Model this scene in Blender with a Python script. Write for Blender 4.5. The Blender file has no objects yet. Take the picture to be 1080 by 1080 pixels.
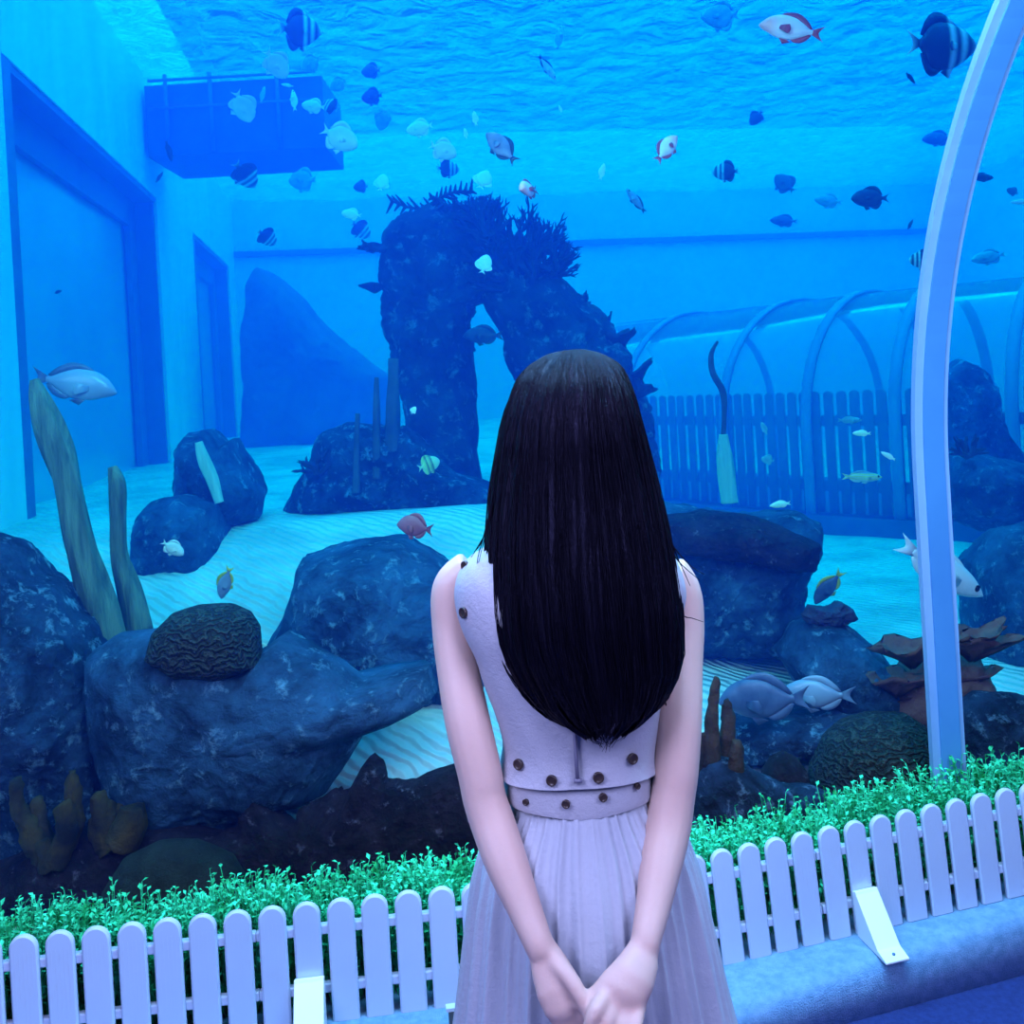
import bpy, bmesh, math, random
from mathutils import Vector, Matrix, noise
R = random.Random(7)
S = bpy.context.scene
COL = S.collection
PI = math.pi
ROLL = math.radians(3.3)
CR, SR = math.cos(ROLL), math.sin(ROLL)
F, PX, PY, H = 1080.0, 540.0, 400.0, 1.6


def P(px, py, Y):
    """the point of the place seen at a pixel, Y metres in front of the camera"""
    dx, dy = px - PX, py - PY
    return Vector((Y * (dx * CR - dy * SR) / F, Y, H - Y * (dx * SR + dy * CR) / F))


def lin(r, g, b):
    f = lambda v: ((v / 255 + 0.055) / 1.055) ** 2.4 if v > 10 else v / 255 / 12.92
    return (f(r), f(g), f(b), 1)


# ------------------------------------------------------------------ objects
def link(o, parent=None):
    COL.objects.link(o)
    if parent:
        o.parent = parent
    return o


def tag(o, label=None, cat=None, group=None, kind=None):
    if label: o['label'] = label
    if cat: o['category'] = cat
    if group: o['group'] = group
    if kind: o['kind'] = kind
    return o


def empty(name, loc=(0, 0, 0)):
    o = bpy.data.objects.new(name, None)
    o.empty_display_size = 0.05
    o.location = loc
    return link(o)


def mobj(name, vs, fs, mat, parent=None, smooth=True, origin=None):
    me = bpy.data.meshes.new(name)
    if origin is not None:
        og = Vector(origin)
        vs = [Vector(v) - og for v in vs]
    me.from_pydata([tuple(v) for v in vs], [], fs)
    bm = bmesh.new(); bm.from_mesh(me)
    bmesh.ops.recalc_face_normals(bm, faces=bm.faces)
    bm.to_mesh(me); bm.free()
    me.materials.append(mat)
    if smooth:
        for p in me.polygons: p.use_smooth = True
    o = bpy.data.objects.new(name, me)
    if origin is not None: o.location = origin
    return link(o, parent)


class MB:
    def __init__(s): s.v, s.f = [], []

    def grid(s, rows, closed=False, caps=False):
        b = len(s.v); n = len(rows[0])
        for r in rows: s.v += [Vector(p) for p in r]
        m = n if closed else n - 1
        for i in range(len(rows) - 1):
            for j in range(m):
                a, c = b + i * n + j, b + i * n + (j + 1) % n
                s.f.append((a, c, c + n, a + n))
        if caps:
            for k in (0, len(rows) - 1):
                s.f.append(tuple(b + k * n + j for j in range(n)))
        return s

    def box(s, lo, hi, M=None, bev=0.0):
        x0, y0, z0 = lo; x1, y1, z1 = hi
        b = len(s.v)
        q = [Vector(p) for p in ((x0, y0, z0), (x1, y0, z0), (x1, y1, z0), (x0, y1, z0), (x0, y0, z1), (x1, y0, z1), (x1, y1, z1), (x0, y1, z1))]
        s.v += [M @ p for p in q] if M else q
        for f in ((0, 3, 2, 1), (4, 5, 6, 7), (0, 1, 5, 4), (1, 2, 6, 5), (2, 3, 7, 6), (3, 0, 4, 7)):
            s.f.append(tuple(b + i for i in f))
        return s

    def tube(s, pts, rad, n=10, flat=1.0, side=None, caps=True):
        pts = [Vector(p) for p in pts]
        rows = []; prev = None
        for i, p in enumerate(pts):
            t = (pts[min(i + 1, len(pts) - 1)] - pts[max(i - 1, 0)]).normalized()
            if side is not None: ref = Vector(side)
            elif prev is not None: ref = prev
            else: ref = Vector((0, 1, 0)) if abs(t.y) < 0.9 else Vector((1, 0, 0))
            a = (ref - t * ref.dot(t))
            a = a.normalized() if a.length > 1e-6 else t.orthogonal().normalized()
            prev = a
            b = t.cross(a)
            r = rad[i] if hasattr(rad, '__len__') else rad
            rows.append([p + a * (r * math.cos(2 * PI * k / n)) + b * (r * flat * math.sin(2 * PI * k / n)) for k in range(n)])
        return s.grid(rows, True, caps)

    def ball(s, c, r, n=12, m=8, M=None):
        c = Vector(c)
        r = Vector(r) if hasattr(r, '__len__') else Vector((r, r, r))
        rows = []
        for i in range(m + 1):
            th = PI * min(max(i / m, 0.02), 0.98)
            row = [Vector((r.x * math.sin(th) * math.cos(2 * PI * k / n), r.y * math.sin(th) * math.sin(2 * PI * k / n), r.z * math.cos(th))) for k in range(n)]
            rows.append([c + (M @ p if M else p) for p in row])
        return s.grid(rows, True, True)

    def build(s, name, mat, parent=None, smooth=True, origin=None):
        return mobj(name, s.v, s.f, mat, parent, smooth, origin)


def catmull(pts, k=6):
    """smooth chain through tuples of numbers"""
    out = []
    n = len(pts)
    for i in range(n - 1):
        p0, p1, p2, p3 = pts[max(i - 1, 0)], pts[i], pts[i + 1], pts[min(i + 2, n - 1)]
        for j in range(k):
            t = j / k
            out.append(tuple(0.5 * (2 * b + (c - a) * t + (2 * a - 5 * b + 4 * c - d) * t * t + (3 * b - a - 3 * c + d) * t ** 3) for a, b, c, d in zip(p0, p1, p2, p3)))
    out.append(tuple(pts[-1]))
    return out


def bevel(o, w, seg=2):
    m = o.modifiers.new('b', 'BEVEL'); m.width = w; m.segments = seg; m.limit_method = 'ANGLE'
    return o


# ------------------------------------------------------------------ materials
def newmat(name):
    m = bpy.data.materials.new(name); m.use_nodes = True
    nt = m.node_tree
    return m, nt, nt.nodes['Principled BSDF'], nt.nodes['Material Output']


def N(nt, t, **kw):
    n = nt.nodes.new(t)
    for k, v in kw.items():
        if k in n.inputs: n.inputs[k].default_value = v
        else: setattr(n, k, v)
    return n


def mat(name, c1, c2=None, scale=8.0, rough=0.6, bump=0.0, bscale=None, detail=6.0, metal=0.0, spec=0.5, stretch=None, lo=0.35, hi=0.65, aniso=None, trans=0.0):
    m, nt, b, out = newmat(name)
    b.inputs['Base Color'].default_value = (*c1[:3], 1)
    b.inputs['Roughness'].default_value = rough
    b.inputs['Metallic'].default_value = metal
    b.inputs['Specular IOR Level'].default_value = spec
    if trans:
        b.inputs['Subsurface Weight'].default_value = trans
        b.inputs['Subsurface Radius'].default_value = (0.02, 0.01, 0.006)
    co = N(nt, 'ShaderNodeTexCoord')
    src = co.outputs['Object']
    if stretch:
        mp = N(nt, 'ShaderNodeMapping'); mp.inputs['Scale'].default_value = stretch
        nt.links.new(src, mp.inputs[0]); src = mp.outputs[0]
    if c2 is not None:
        n = N(nt, 'ShaderNodeTexNoise', Scale=scale, Detail=detail, Roughness=0.6)
        nt.links.new(src, n.inputs['Vector'])
        rp = N(nt, 'ShaderNodeValToRGB')
        rp.color_ramp.elements[0].position = lo; rp.color_ramp.elements[1].position = hi
        rp.color_ramp.elements[0].color = (*c1[:3], 1); rp.color_ramp.elements[1].color = (*c2[:3], 1)
        nt.links.new(n.outputs[0], rp.inputs[0]); nt.links.new(rp.outputs[0], b.inputs['Base Color'])
    if bump:
        n2 = N(nt, 'ShaderNodeTexNoise', Scale=bscale or scale * 3, Detail=8.0, Roughness=0.65)
        nt.links.new(src, n2.inputs['Vector'])
        bp = N(nt, 'ShaderNodeBump', Strength=bump, Distance=0.02)
        nt.links.new(n2.outputs[0], bp.inputs['Height']); nt.links.new(bp.outputs[0], b.inputs['Normal'])
    return m


def stripes(name, stops, axis='X', rough=0.4, scale=1.0, offset=0.5, wob=0.0):
    """bands along a thing's own axis: stops = (position, colour)"""
    m, nt, b, out = newmat(name)
    b.inputs['Roughness'].default_value = rough
    co = N(nt, 'ShaderNodeTexCoord'); sx = N(nt, 'ShaderNodeSeparateXYZ')
    nt.links.new(co.outputs['Object'], sx.inputs[0])
    md = N(nt, 'ShaderNodeMath', operation='MULTIPLY_ADD'); md.inputs[1].default_value = scale; md.inputs[2].default_value = offset
    nt.links.new(sx.outputs[axis], md.inputs[0])
    rp = N(nt, 'ShaderNodeValToRGB'); cr = rp.color_ramp
    while len(cr.elements) < len(stops): cr.elements.new(0.5)
    for e, (p, c) in zip(cr.elements, stops): e.position = p; e.color = (*c[:3], 1)
    nt.links.new(md.outputs[0], rp.inputs[0]); nt.links.new(rp.outputs[0], b.inputs['Base Color'])
    return m


# ------------------------------------------------------------------ camera
cam = bpy.data.cameras.new('camera'); co = link(bpy.data.objects.new('camera', cam))
cam.sensor_width = 36; cam.lens = 36; cam.shift_y = -(540 - PY) / 1080
cam.clip_start = 0.02; cam.clip_end = 200
co.matrix_world = Matrix.Translation((0, 0, H)) @ Matrix.Rotation(PI / 2, 4, 'X') @ Matrix.Rotation(-ROLL, 4, 'Z')
S.camera = co

# ------------------------------------------------------------------ frame of the glass tunnel
P0 = Vector((1.19, 2.95, 0)); U = Vector((0.985, 0.174, 0)).normalized(); NN = Vector((-U.y, U.x, 0))
RT, ZV = 1.70, 1.27         # vault radius, where the wall begins to curve


def T(u, n, z): return P0 + U * u + NN * n + Vector((0, 0, z))


def vault(k0=0.0, off=0.0, top=PI / 2, seg=24):
    """(n, z) along the inside of the vault from the floor to the crown"""
    r = [(off, 0.0), (off, 0.5), (off, 1.0), (off, ZV)]
    for i in range(1, seg + 1):
        a = top * i / seg
        r.append((-RT + (RT + off) * math.cos(a), ZV + (RT + off) * math.sin(a)))
    return r


ZS = 4.6      # water surface


def sand_z(x, y):
    d = (Vector((x, y, 0)) - P0).dot(NN)
    e = min(max((d - 0.1) / 0.85, 0), 1); e = e * e * (3 - 2 * e)
    f = min(max((y - 3.2) / 1.6, 0), 1); f = f * f * (3 - 2 * f)
    r = min(max((x + 0.2) / 1.2, 0), 1); r = r * r * (3 - 2 * r)
    hgt = 0.60 * (1 - r) - 0.06 * r
    return 0.04 + 0.36 * e + hgt * f + 0.03 * noise.noise(Vector((x * 0.8, y * 0.8, 0))) + 0.012 * noise.noise(Vector((x * 3, y * 3, 4)))


# materials of the setting
M_wall = mat('tank wall paint', (0.6, 0.82, 0.88), (0.86, 0.95, 0.97), 3.0, 0.55, 0.35, 9, stretch=(1, 1, 0.25))
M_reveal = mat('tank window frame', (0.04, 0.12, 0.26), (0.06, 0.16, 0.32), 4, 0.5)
M_pane = mat('side window pane', (0.22, 0.46, 0.62), (0.3, 0.56, 0.72), 0.6, 0.2, detail=2)
M_back = mat('back wall paint', (0.5, 0.72, 0.78), (0.6, 0.8, 0.85), 0.8, 0.6, detail=3)
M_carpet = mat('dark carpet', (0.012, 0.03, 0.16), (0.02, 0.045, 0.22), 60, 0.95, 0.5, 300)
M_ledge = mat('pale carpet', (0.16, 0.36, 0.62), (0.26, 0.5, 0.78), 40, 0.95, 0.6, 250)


def sandmat():
    m, nt, b, out = newmat('white sand')
    co = N(nt, 'ShaderNodeTexCoord')
    n = N(nt, 'ShaderNodeTexNoise', Scale=2.5, Detail=5.0)
    nt.links.new(co.outputs['Object'], n.inputs['Vector'])
    rp = N(nt, 'ShaderNodeValToRGB')
    rp.color_ramp.elements[0].position = 0.38; rp.color_ramp.elements[1].position = 0.6
    rp.color_ramp.elements[0].color = (0.55, 0.62, 0.6, 1); rp.color_ramp.elements[1].color = (0.85, 0.88, 0.84, 1)
    nt.links.new(n.outputs[0], rp.inputs[0]); nt.links.new(rp.outputs[0], b.inputs['Base Color'])
    b.inputs['Roughness'].default_value = 0.9
    w = N(nt, 'ShaderNodeTexWave', Scale=9.0, Distortion=5.0, Detail=2.0)
    w.bands_direction = 'DIAGONAL'
    nt.links.new(co.outputs['Object'], w.inputs['Vector'])
    bp = N(nt, 'ShaderNodeBump', Strength=0.5, Distance=0.03)
    nt.links.new(w.outputs[1], bp.inputs['Height']); nt.links.new(bp.outputs[0], b.inputs['Normal'])
    return m


M_sand = sandmat()


def glassmat(name, ior, rough, tint=(1, 1, 1), haze=0.0, hc=(0, 0, 0)):
    m, nt, b, out = newmat(name)
    nt.nodes.remove(b)
    fr = N(nt, 'ShaderNodeFresnel', IOR=ior)
    tr = N(nt, 'ShaderNodeBsdfTransparent'); tr.inputs[0].default_value = (*tint, 1)
    gl = N(nt, 'ShaderNodeBsdfGlossy', Roughness=rough)
    mx = N(nt, 'ShaderNodeMixShader')
    nt.links.new(fr.outputs[0], mx.inputs[0]); nt.links.new(tr.outputs[0], mx.inputs[1]); nt.links.new(gl.outputs[0], mx.inputs[2])
    last = mx
    if haze:
        df = N(nt, 'ShaderNodeBsdfDiffuse'); df.inputs[0].default_value = (*hc, 1)
        m2 = N(nt, 'ShaderNodeMixShader'); m2.inputs[0].default_value = haze
        nt.links.new(mx.outputs[0], m2.inputs[1]); nt.links.new(df.outputs[0], m2.inputs[2]); last = m2
    nt.links.new(last.outputs[0], out.inputs[0])
    return m


M_glass = glassmat('acrylic', 1.12, 0.03, (0.97, 0.985, 1.0))


def watermat():
    m, nt, b, out = newmat('tank water'); nt.nodes.remove(b)
    sc = N(nt, 'ShaderNodeVolumeScatter'); sc.inputs['Color'].default_value = (0.03, WS_G / WS_B, 1, 1); sc.inputs['Density'].default_value = WS_B
    sc.inputs['Anisotropy'].default_value = 0.0
    ab = N(nt, 'ShaderNodeVolumeAbsorption'); ab.inputs['Density'].default_value = 0.5
    ab.inputs['Color'].default_value = (0.0, 1 - WA_G / 0.5, 1 - WA_B / 0.5, 1)
    ad = N(nt, 'ShaderNodeAddShader')
    nt.links.new(sc.outputs[0], ad.inputs[0]); nt.links.new(ab.outputs[0], ad.inputs[1]); nt.links.new(ad.outputs[0], out.inputs['Volume'])
    m.cycles.homogeneous_volume = True
    return m


WS_B, WS_G, WA_B, WA_G = 0.16, 0.022, 0.03, 0.035
M_water = watermat()


def surfmat():
    m, nt, b, out = newmat('water surface'); nt.nodes.remove(b)
    co = N(nt, 'ShaderNodeTexCoord'); mp = N(nt, 'ShaderNodeMapping'); mp.inputs['Scale'].default_value = (1.0, 0.8, 1.0)
    nt.links.new(co.outputs['Object'], mp.inputs[0])
    n = N(nt, 'ShaderNodeTexNoise', Scale=3.5, Detail=5.0, Roughness=0.55, Distortion=0.8)
    nt.links.new(mp.outputs[0], n.inputs['Vector'])
    bp = N(nt, 'ShaderNodeBump', Strength=1.0, Distance=0.25)
    nt.links.new(n.outputs[0], bp.inputs['Height'])
    tr = N(nt, 'ShaderNodeBsdfTransparent')
    gl = N(nt, 'ShaderNodeBsdfGlossy', Roughness=0.12); gl.inputs[0].default_value = (0.9, 0.95, 1, 1)
    tl = N(nt, 'ShaderNodeBsdfTranslucent'); tl.inputs[0].default_value = (0.5, 0.75, 0.95, 1)
    nt.links.new(bp.outputs[0], gl.inputs['Normal']); nt.links.new(bp.outputs[0], tl.inputs['Normal'])
    m1 = N(nt, 'ShaderNodeMixShader'); m1.inputs[0].default_value = 0.3
    nt.links.new(gl.outputs[0], m1.inputs[1]); nt.links.new(tl.outputs[0], m1.inputs[2])
    lw = N(nt, 'ShaderNodeLayerWeight'); nt.links.new(bp.outputs[0], lw.inputs['Normal'])
    md = N(nt, 'ShaderNodeMapRange'); md.interpolation_type = 'SMOOTHSTEP'
    md.inputs[1].default_value = 0.3; md.inputs[2].default_value = 0.75; md.inputs[3].default_value = 0.12; md.inputs[4].default_value = 0.93
    nt.links.new(lw.outputs['Facing'], md.inputs[0])
    m2 = N(nt, 'ShaderNodeMixShader')
    nt.links.new(md.outputs[0], m2.inputs[0]); nt.links.new(tr.outputs[0], m2.inputs[1]); nt.links.new(m1.outputs[0], m2.inputs[2])
    nt.links.new(m2.outputs[0], out.inputs[0])
    return m


M_surf = surfmat()

# ------------------------------------------------------------------ the setting
st = lambda o, label=None: tag(o, label, kind='structure')
# gallery floor
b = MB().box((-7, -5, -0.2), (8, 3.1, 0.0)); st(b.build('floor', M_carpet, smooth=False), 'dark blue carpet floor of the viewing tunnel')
# low carpeted ledge under the fence, rising gently to one side


def ledge_z(x): return 0.10 + max(0.0, x - 0.45) * 0.065


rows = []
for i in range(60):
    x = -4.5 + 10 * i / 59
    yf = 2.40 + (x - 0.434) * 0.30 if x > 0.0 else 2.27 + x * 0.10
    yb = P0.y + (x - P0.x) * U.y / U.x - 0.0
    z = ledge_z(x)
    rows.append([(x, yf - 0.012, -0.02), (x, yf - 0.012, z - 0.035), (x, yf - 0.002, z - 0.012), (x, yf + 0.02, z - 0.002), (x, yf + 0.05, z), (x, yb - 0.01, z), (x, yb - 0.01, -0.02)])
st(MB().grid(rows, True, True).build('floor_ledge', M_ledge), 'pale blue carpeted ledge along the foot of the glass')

# acrylic vault between gallery and water (two sheets: below and beyond the rib both are one curved pane)
pr = vault(); po = vault(off=0.05)
rows = []
for u in [-7 + i * 0.5 for i in range(29)]:
    rows.append([T(u, n, z) for n, z in pr] + [T(u, n, z) for n, z in reversed(po)])
st(MB().grid(rows, True, True).build('window_1', M_glass), 'curved clear acrylic wall of the viewing tunnel')

# water body
prof = vault(off=0.06)
poly = [(n, z - (0.15 if z == 0 else 0)) for n, z in prof] + [(-RT, ZS), (14.6, ZS), (14.6, -0.15)]
rows = [[T(u, n, z) for n, z in poly] for u in (-7.5, 9.5)]
st(MB().grid(rows, True, True).build('water', M_water, smooth=False), 'clear blue water filling the aquarium')

# surface seen from below
rows = []
for i in range(120):
    n = -RT + (14.6 + RT) * i / 119
    rows.append([T(-7.5 + 17 * j / 149, n, ZS - 0.02 + 0.05 * noise.noise(Vector((j * 0.16, n * 1.1, 1))) + 0.022 * noise.noise(Vector((j * 0.45, n * 3.0, 7)))) for j in range(150)])
st(MB().grid(rows).build('water_surface', M_surf), 'rippled water surface seen from below')

# sand bed
rows = []
for i in range(150):
    n = 0.07 + 14.5 * (i / 149) ** 1.7
    row = []
    for j in range(150):
        p = T(-7.4 + 16.8 * j / 149, n, 0); p.z = sand_z(p.x, p.y); row.append(p)
    rows.append(row)
st(MB().grid(rows).build('floor_sand', M_sand), 'white sand on the aquarium bed')

# side wall with two recessed windows
def WL(y, off=0.0, z=0.0): return Vector((-1.8 - 0.15 * y + off, y, z))


def wall_piece(b, y0, y1, z0, z1, th=0.32, off=0.0):
    rows = []
    for y in (y0, y1):
        rows.append([WL(y, off, z0), WL(y, off, z1), WL(y, off - th, z1), WL(y, off - th, z0)])
    b.grid(rows, True, True)


b = MB()
WT = 3.5
for y0, y1 in ((2.3, 5.45), (9.64, 11.75), (15.0, 17.6)): wall_piece(b, y0, y1, 0.2, WT)
wall_piece(b, 2.3, 17.6, WT, 6.3)
st(b.build('wall_left', M_wall, smooth=False), 'pale painted side wall of the tank with two recessed windows')
for k, (y0, y1) in enumerate(((5.45, 9.64), (11.75, 15.0))):
    e = tag(empty('window_%d' % (k + 2), WL(y0, 0, 1.0)), ['first recessed window in the side wall', 'second smaller looking recessed window further along the side wall'][k], kind='structure')
    inv = -Vector(e.location)
    b = MB(); wall_piece(b, y0, y1, 0.3, WT, 0.06, -0.27)
    o = b.build('pane', M_pane, smooth=False); o.parent = e; o.matrix_parent_inverse = Matrix.Translation(inv)
    b = MB(); d = 0.16
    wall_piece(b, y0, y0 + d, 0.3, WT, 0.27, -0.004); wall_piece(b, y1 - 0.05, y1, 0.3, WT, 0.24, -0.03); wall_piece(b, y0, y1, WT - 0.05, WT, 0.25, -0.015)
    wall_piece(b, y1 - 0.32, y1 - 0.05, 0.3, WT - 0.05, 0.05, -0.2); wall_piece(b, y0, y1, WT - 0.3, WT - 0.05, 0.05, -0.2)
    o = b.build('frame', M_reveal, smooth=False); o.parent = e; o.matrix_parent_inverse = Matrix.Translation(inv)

b = MB(); rows = [[T(u, 13.4, z) for u in (-7.4, 9.4)] for z in (0.2, 6.3)]
b.grid([[T(-7.4, 13.6, 0.2), T(9.4, 13.6, 0.2), T(9.4, 13.9, 0.2), T(-7.4, 13.9, 0.2)], [T(-7.4, 13.6, 6.3), T(9.4, 13.6, 6.3), T(9.4, 13.9, 6.3), T(-7.4, 13.9, 6.3)]], True, True)
st(b.build('wall_back', M_back, smooth=False), 'pale far wall of the tank')
b = MB().grid([[T(-7.3, 13.5, 3.72), T(9.3, 13.5, 3.72), T(9.3, 13.6, 3.72), T(-7.3, 13.6, 3.72)], [T(-7.3, 13.5, 3.8), T(9.3, 13.5, 3.8), T(9.3, 13.6, 3.8), T(-7.3, 13.6, 3.8)]], True, True)
st(b.build('trim_1', M_reveal, smooth=False), 'thin dark ledge running along the far wall')
b = MB().grid([[T(8.9, -1.8, 0.2), T(8.9, 13.6, 0.2), T(9.2, 13.6, 0.2), T(9.2, -1.8, 0.2)], [T(8.9, -1.8, 6.3), T(8.9, 13.6, 6.3), T(9.2, 13.6, 6.3), T(9.2, -1.8, 6.3)]], True, True)
st(b.build('wall_right', M_back, smooth=False), 'pale far side wall of the tank')
b = MB().box((-8, -5, 6.3), (11, 19, 6.5)); st(b.build('ceiling', M_carpet, smooth=False), 'dark ceiling over the tank')

# arched rib of the tunnel
M_rib = mat('rib metal', (0.06, 0.26, 0.56), (0.08, 0.31, 0.62), 2.0, 0.45, spec=0.4)
M_ribedge = mat('rib bead', (0.20, 0.42, 0.70), (0.26, 0.48, 0.76), 3.0, 0.5)


def rib(name, u0, u1, n_in, n_out, m, parent):
    rows = []
    for n, z in vault(off=0.0, seg=40):
        # direction from the axis
        if z <= ZV: d = Vector((1, 0))
        else: d = Vector((n + RT, z - ZV)).normalized()
        q = [(u0, n_in), (u1, n_in), (u1, n_out), (u0, n_out)]
        rows.append([T(u, n + d.x * o, z + d.y * o) for u, o in q])
    return MB().grid(rows, True, True).build(name, m, parent, smooth=False)


rb = tag(empty('arch_rib'), 'pale blue metal arch rib rising from behind the fence and curving overhead', 'arch rib')
rib('rib_band', -0.036, 0.026, -0.03, -0.004, M_rib, rb)
tag(rib('bead', -0.06, -0.036, -0.024, -0.004, M_ribedge, rb), 'pale sealing bead on the inner edge')
tag(rib('bead', 0.026, 0.042, -0.024, -0.004, M_ribedge, rb), 'pale sealing bead on the outer edge')
# ------------------------------------------------------------------ rocks


def rockmat(name, dark, mid, pale, s1, s2, amount, bump=1.0, dist=0.05):
    """rough stone: broad patches, fine mottling, pale crusts and pits"""
    m, nt, b, out = newmat(name)
    b.inputs['Roughness'].default_value = 0.9; b.inputs['Specular IOR Level'].default_value = 0.2
    co = N(nt, 'ShaderNodeTexCoord')
    n1 = N(nt, 'ShaderNodeTexNoise', Scale=s1, Detail=9.0, Roughness=0.68, Distortion=0.4)
    n2 = N(nt, 'ShaderNodeTexNoise', Scale=s2, Detail=8.0, Roughness=0.7, Distortion=0.25)
    vo = N(nt, 'ShaderNodeTexVoronoi', Scale=s2 * 1.6)
    for q in (n1, n2, vo): nt.links.new(co.outputs['Object'], q.inputs['Vector'])
    r1 = N(nt, 'ShaderNodeValToRGB'); r1.color_ramp.elements[0].position = 0.36; r1.color_ramp.elements[1].position = 0.66
    r1.color_ramp.elements[0].color = (*dark, 1); r1.color_ramp.elements[1].color = (*mid, 1)
    nt.links.new(n1.outputs[0], r1.inputs[0])
    r2 = N(nt, 'ShaderNodeValToRGB'); r2.color_ramp.elements[0].position = 0.64 - amount; r2.color_ramp.elements[1].position = 0.76 - amount * 0.5
    r2.color_ramp.elements[0].color = (0, 0, 0, 1); r2.color_ramp.elements[1].color = (1, 1, 1, 1)
    nt.links.new(n2.outputs[0], r2.inputs[0])
    mx = N(nt, 'ShaderNodeMix', data_type='RGBA'); mx.inputs[7].default_value = (*pale, 1)
    nt.links.new(r2.outputs[0], mx.inputs[0]); nt.links.new(r1.outputs[0], mx.inputs[6]); nt.links.new(mx.outputs[2], b.inputs['Base Color'])
    ad = N(nt, 'ShaderNodeMath', operation='ADD'); nt.links.new(n2.outputs[0], ad.inputs[0])
    ml = N(nt, 'ShaderNodeMath', operation='MULTIPLY'); ml.inputs[1].default_value = 0.35
    nt.links.new(vo.outputs['Distance'], ml.inputs[0]); nt.links.new(ml.outputs[0], ad.inputs[1])
    bp = N(nt, 'ShaderNodeBump', Strength=bump, Distance=dist)
    nt.links.new(ad.outputs[0], bp.inputs['Height']); nt.links.new(bp.outputs[0], b.inputs['Normal'])
    return m


M_rock = rockmat('reef rock', (0.010, 0.018, 0.04), (0.055, 0.12, 0.23), (0.32, 0.56, 0.74), 6, 20, 0.10)
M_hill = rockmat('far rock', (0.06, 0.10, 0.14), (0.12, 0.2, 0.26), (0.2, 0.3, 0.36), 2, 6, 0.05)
M_rock2 = rockmat('mottled rock', (0.014, 0.04, 0.085), (0.07, 0.19, 0.34), (0.28, 0.54, 0.70), 4.5, 16, 0.08)
M_dark = rockmat('dark reef', (0.010, 0.007, 0.009), (0.05, 0.035, 0.045), (0.24, 0.22, 0.28), 9, 26, 0.05, dist=0.03)
M_pillar = rockmat('arch rock', (0.012, 0.018, 0.03), (0.07, 0.11, 0.15), (0.3, 0.42, 0.48), 3, 12, 0.09)
M_coral = mat('dark coral', (0.025, 0.02, 0.04), (0.06, 0.05, 0.09), 12, 0.8, 0.6)
M_brown = mat('maroon coral', (0.14, 0.06, 0.06), (0.26, 0.13, 0.1), 10, 0.8, 0.8, 30)
M_olive = mat('olive coral', (0.008, 0.008, 0.006), (0.13, 0.09, 0.012), 8, 0.8, 0.8, 40, lo=0.4, hi=0.7)
M_wood = mat('driftwood', (0.035, 0.08, 0.07), (0.20, 0.30, 0.20), 3.0, 0.8, 1.0, 6, stretch=(7, 7, 0.8))
M_woodp = mat('pale driftwood', (0.4, 0.62, 0.5), (0.6, 0.8, 0.66), 3.0, 0.8, 0.8, 6, stretch=(7, 7, 0.8))
M_post = mat('old post', (0.05, 0.06, 0.08), (0.12, 0.13, 0.16), 6, 0.9, 0.6)


def brainmat(name, c1, c2, scale):
    m, nt, b, out = newmat(name)
    co = N(nt, 'ShaderNodeTexCoord')
    w = N(nt, 'ShaderNodeTexWave', Scale=scale, Distortion=14.0, Detail=3.0); w.bands_direction = 'Z'; w.inputs['Detail Scale'].default_value = 1.6
    nt.links.new(co.outputs['Object'], w.inputs['Vector'])
    rp = N(nt, 'ShaderNodeValToRGB'); rp.color_ramp.elements[0].color = (*c1, 1); rp.color_ramp.elements[1].color = (*c2, 1)
    rp.color_ramp.elements[0].position = 0.3
    nt.links.new(w.outputs[1], rp.inputs[0]); nt.links.new(rp.outputs[0], b.inputs['Base Color'])
    bp = N(nt, 'ShaderNodeBump', Strength=1.0, Distance=0.02)
    nt.links.new(w.outputs[1], bp.inputs['Height']); nt.links.new(bp.outputs[0], b.inputs['Normal'])
    b.inputs['Roughness'].default_value = 0.8
    return m


M_brain = brainmat('brain coral', (0.012, 0.014, 0.012), (0.05, 0.065, 0.05), 15.0)


def ray_poly(cx, cy, a, poly):
    best = None
    dx, dy = math.cos(a), math.sin(a)
    for i in range(len(poly)):
        x1, y1 = poly[i]; x2, y2 = poly[(i + 1) % len(poly)]
        ex, ey = x2 - x1, y2 - y1
        den = dx * ey - dy * ex
        if abs(den) < 1e-9: continue
        t = ((x1 - cx) * ey - (y1 - cy) * ex) / den
        u = ((x1 - cx) * dy - (y1 - cy) * dx) / den
        if t > 0 and -1e-6 <= u <= 1 + 1e-6:
            if best is None or t > best: best = t
    return best or 1.0


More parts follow.
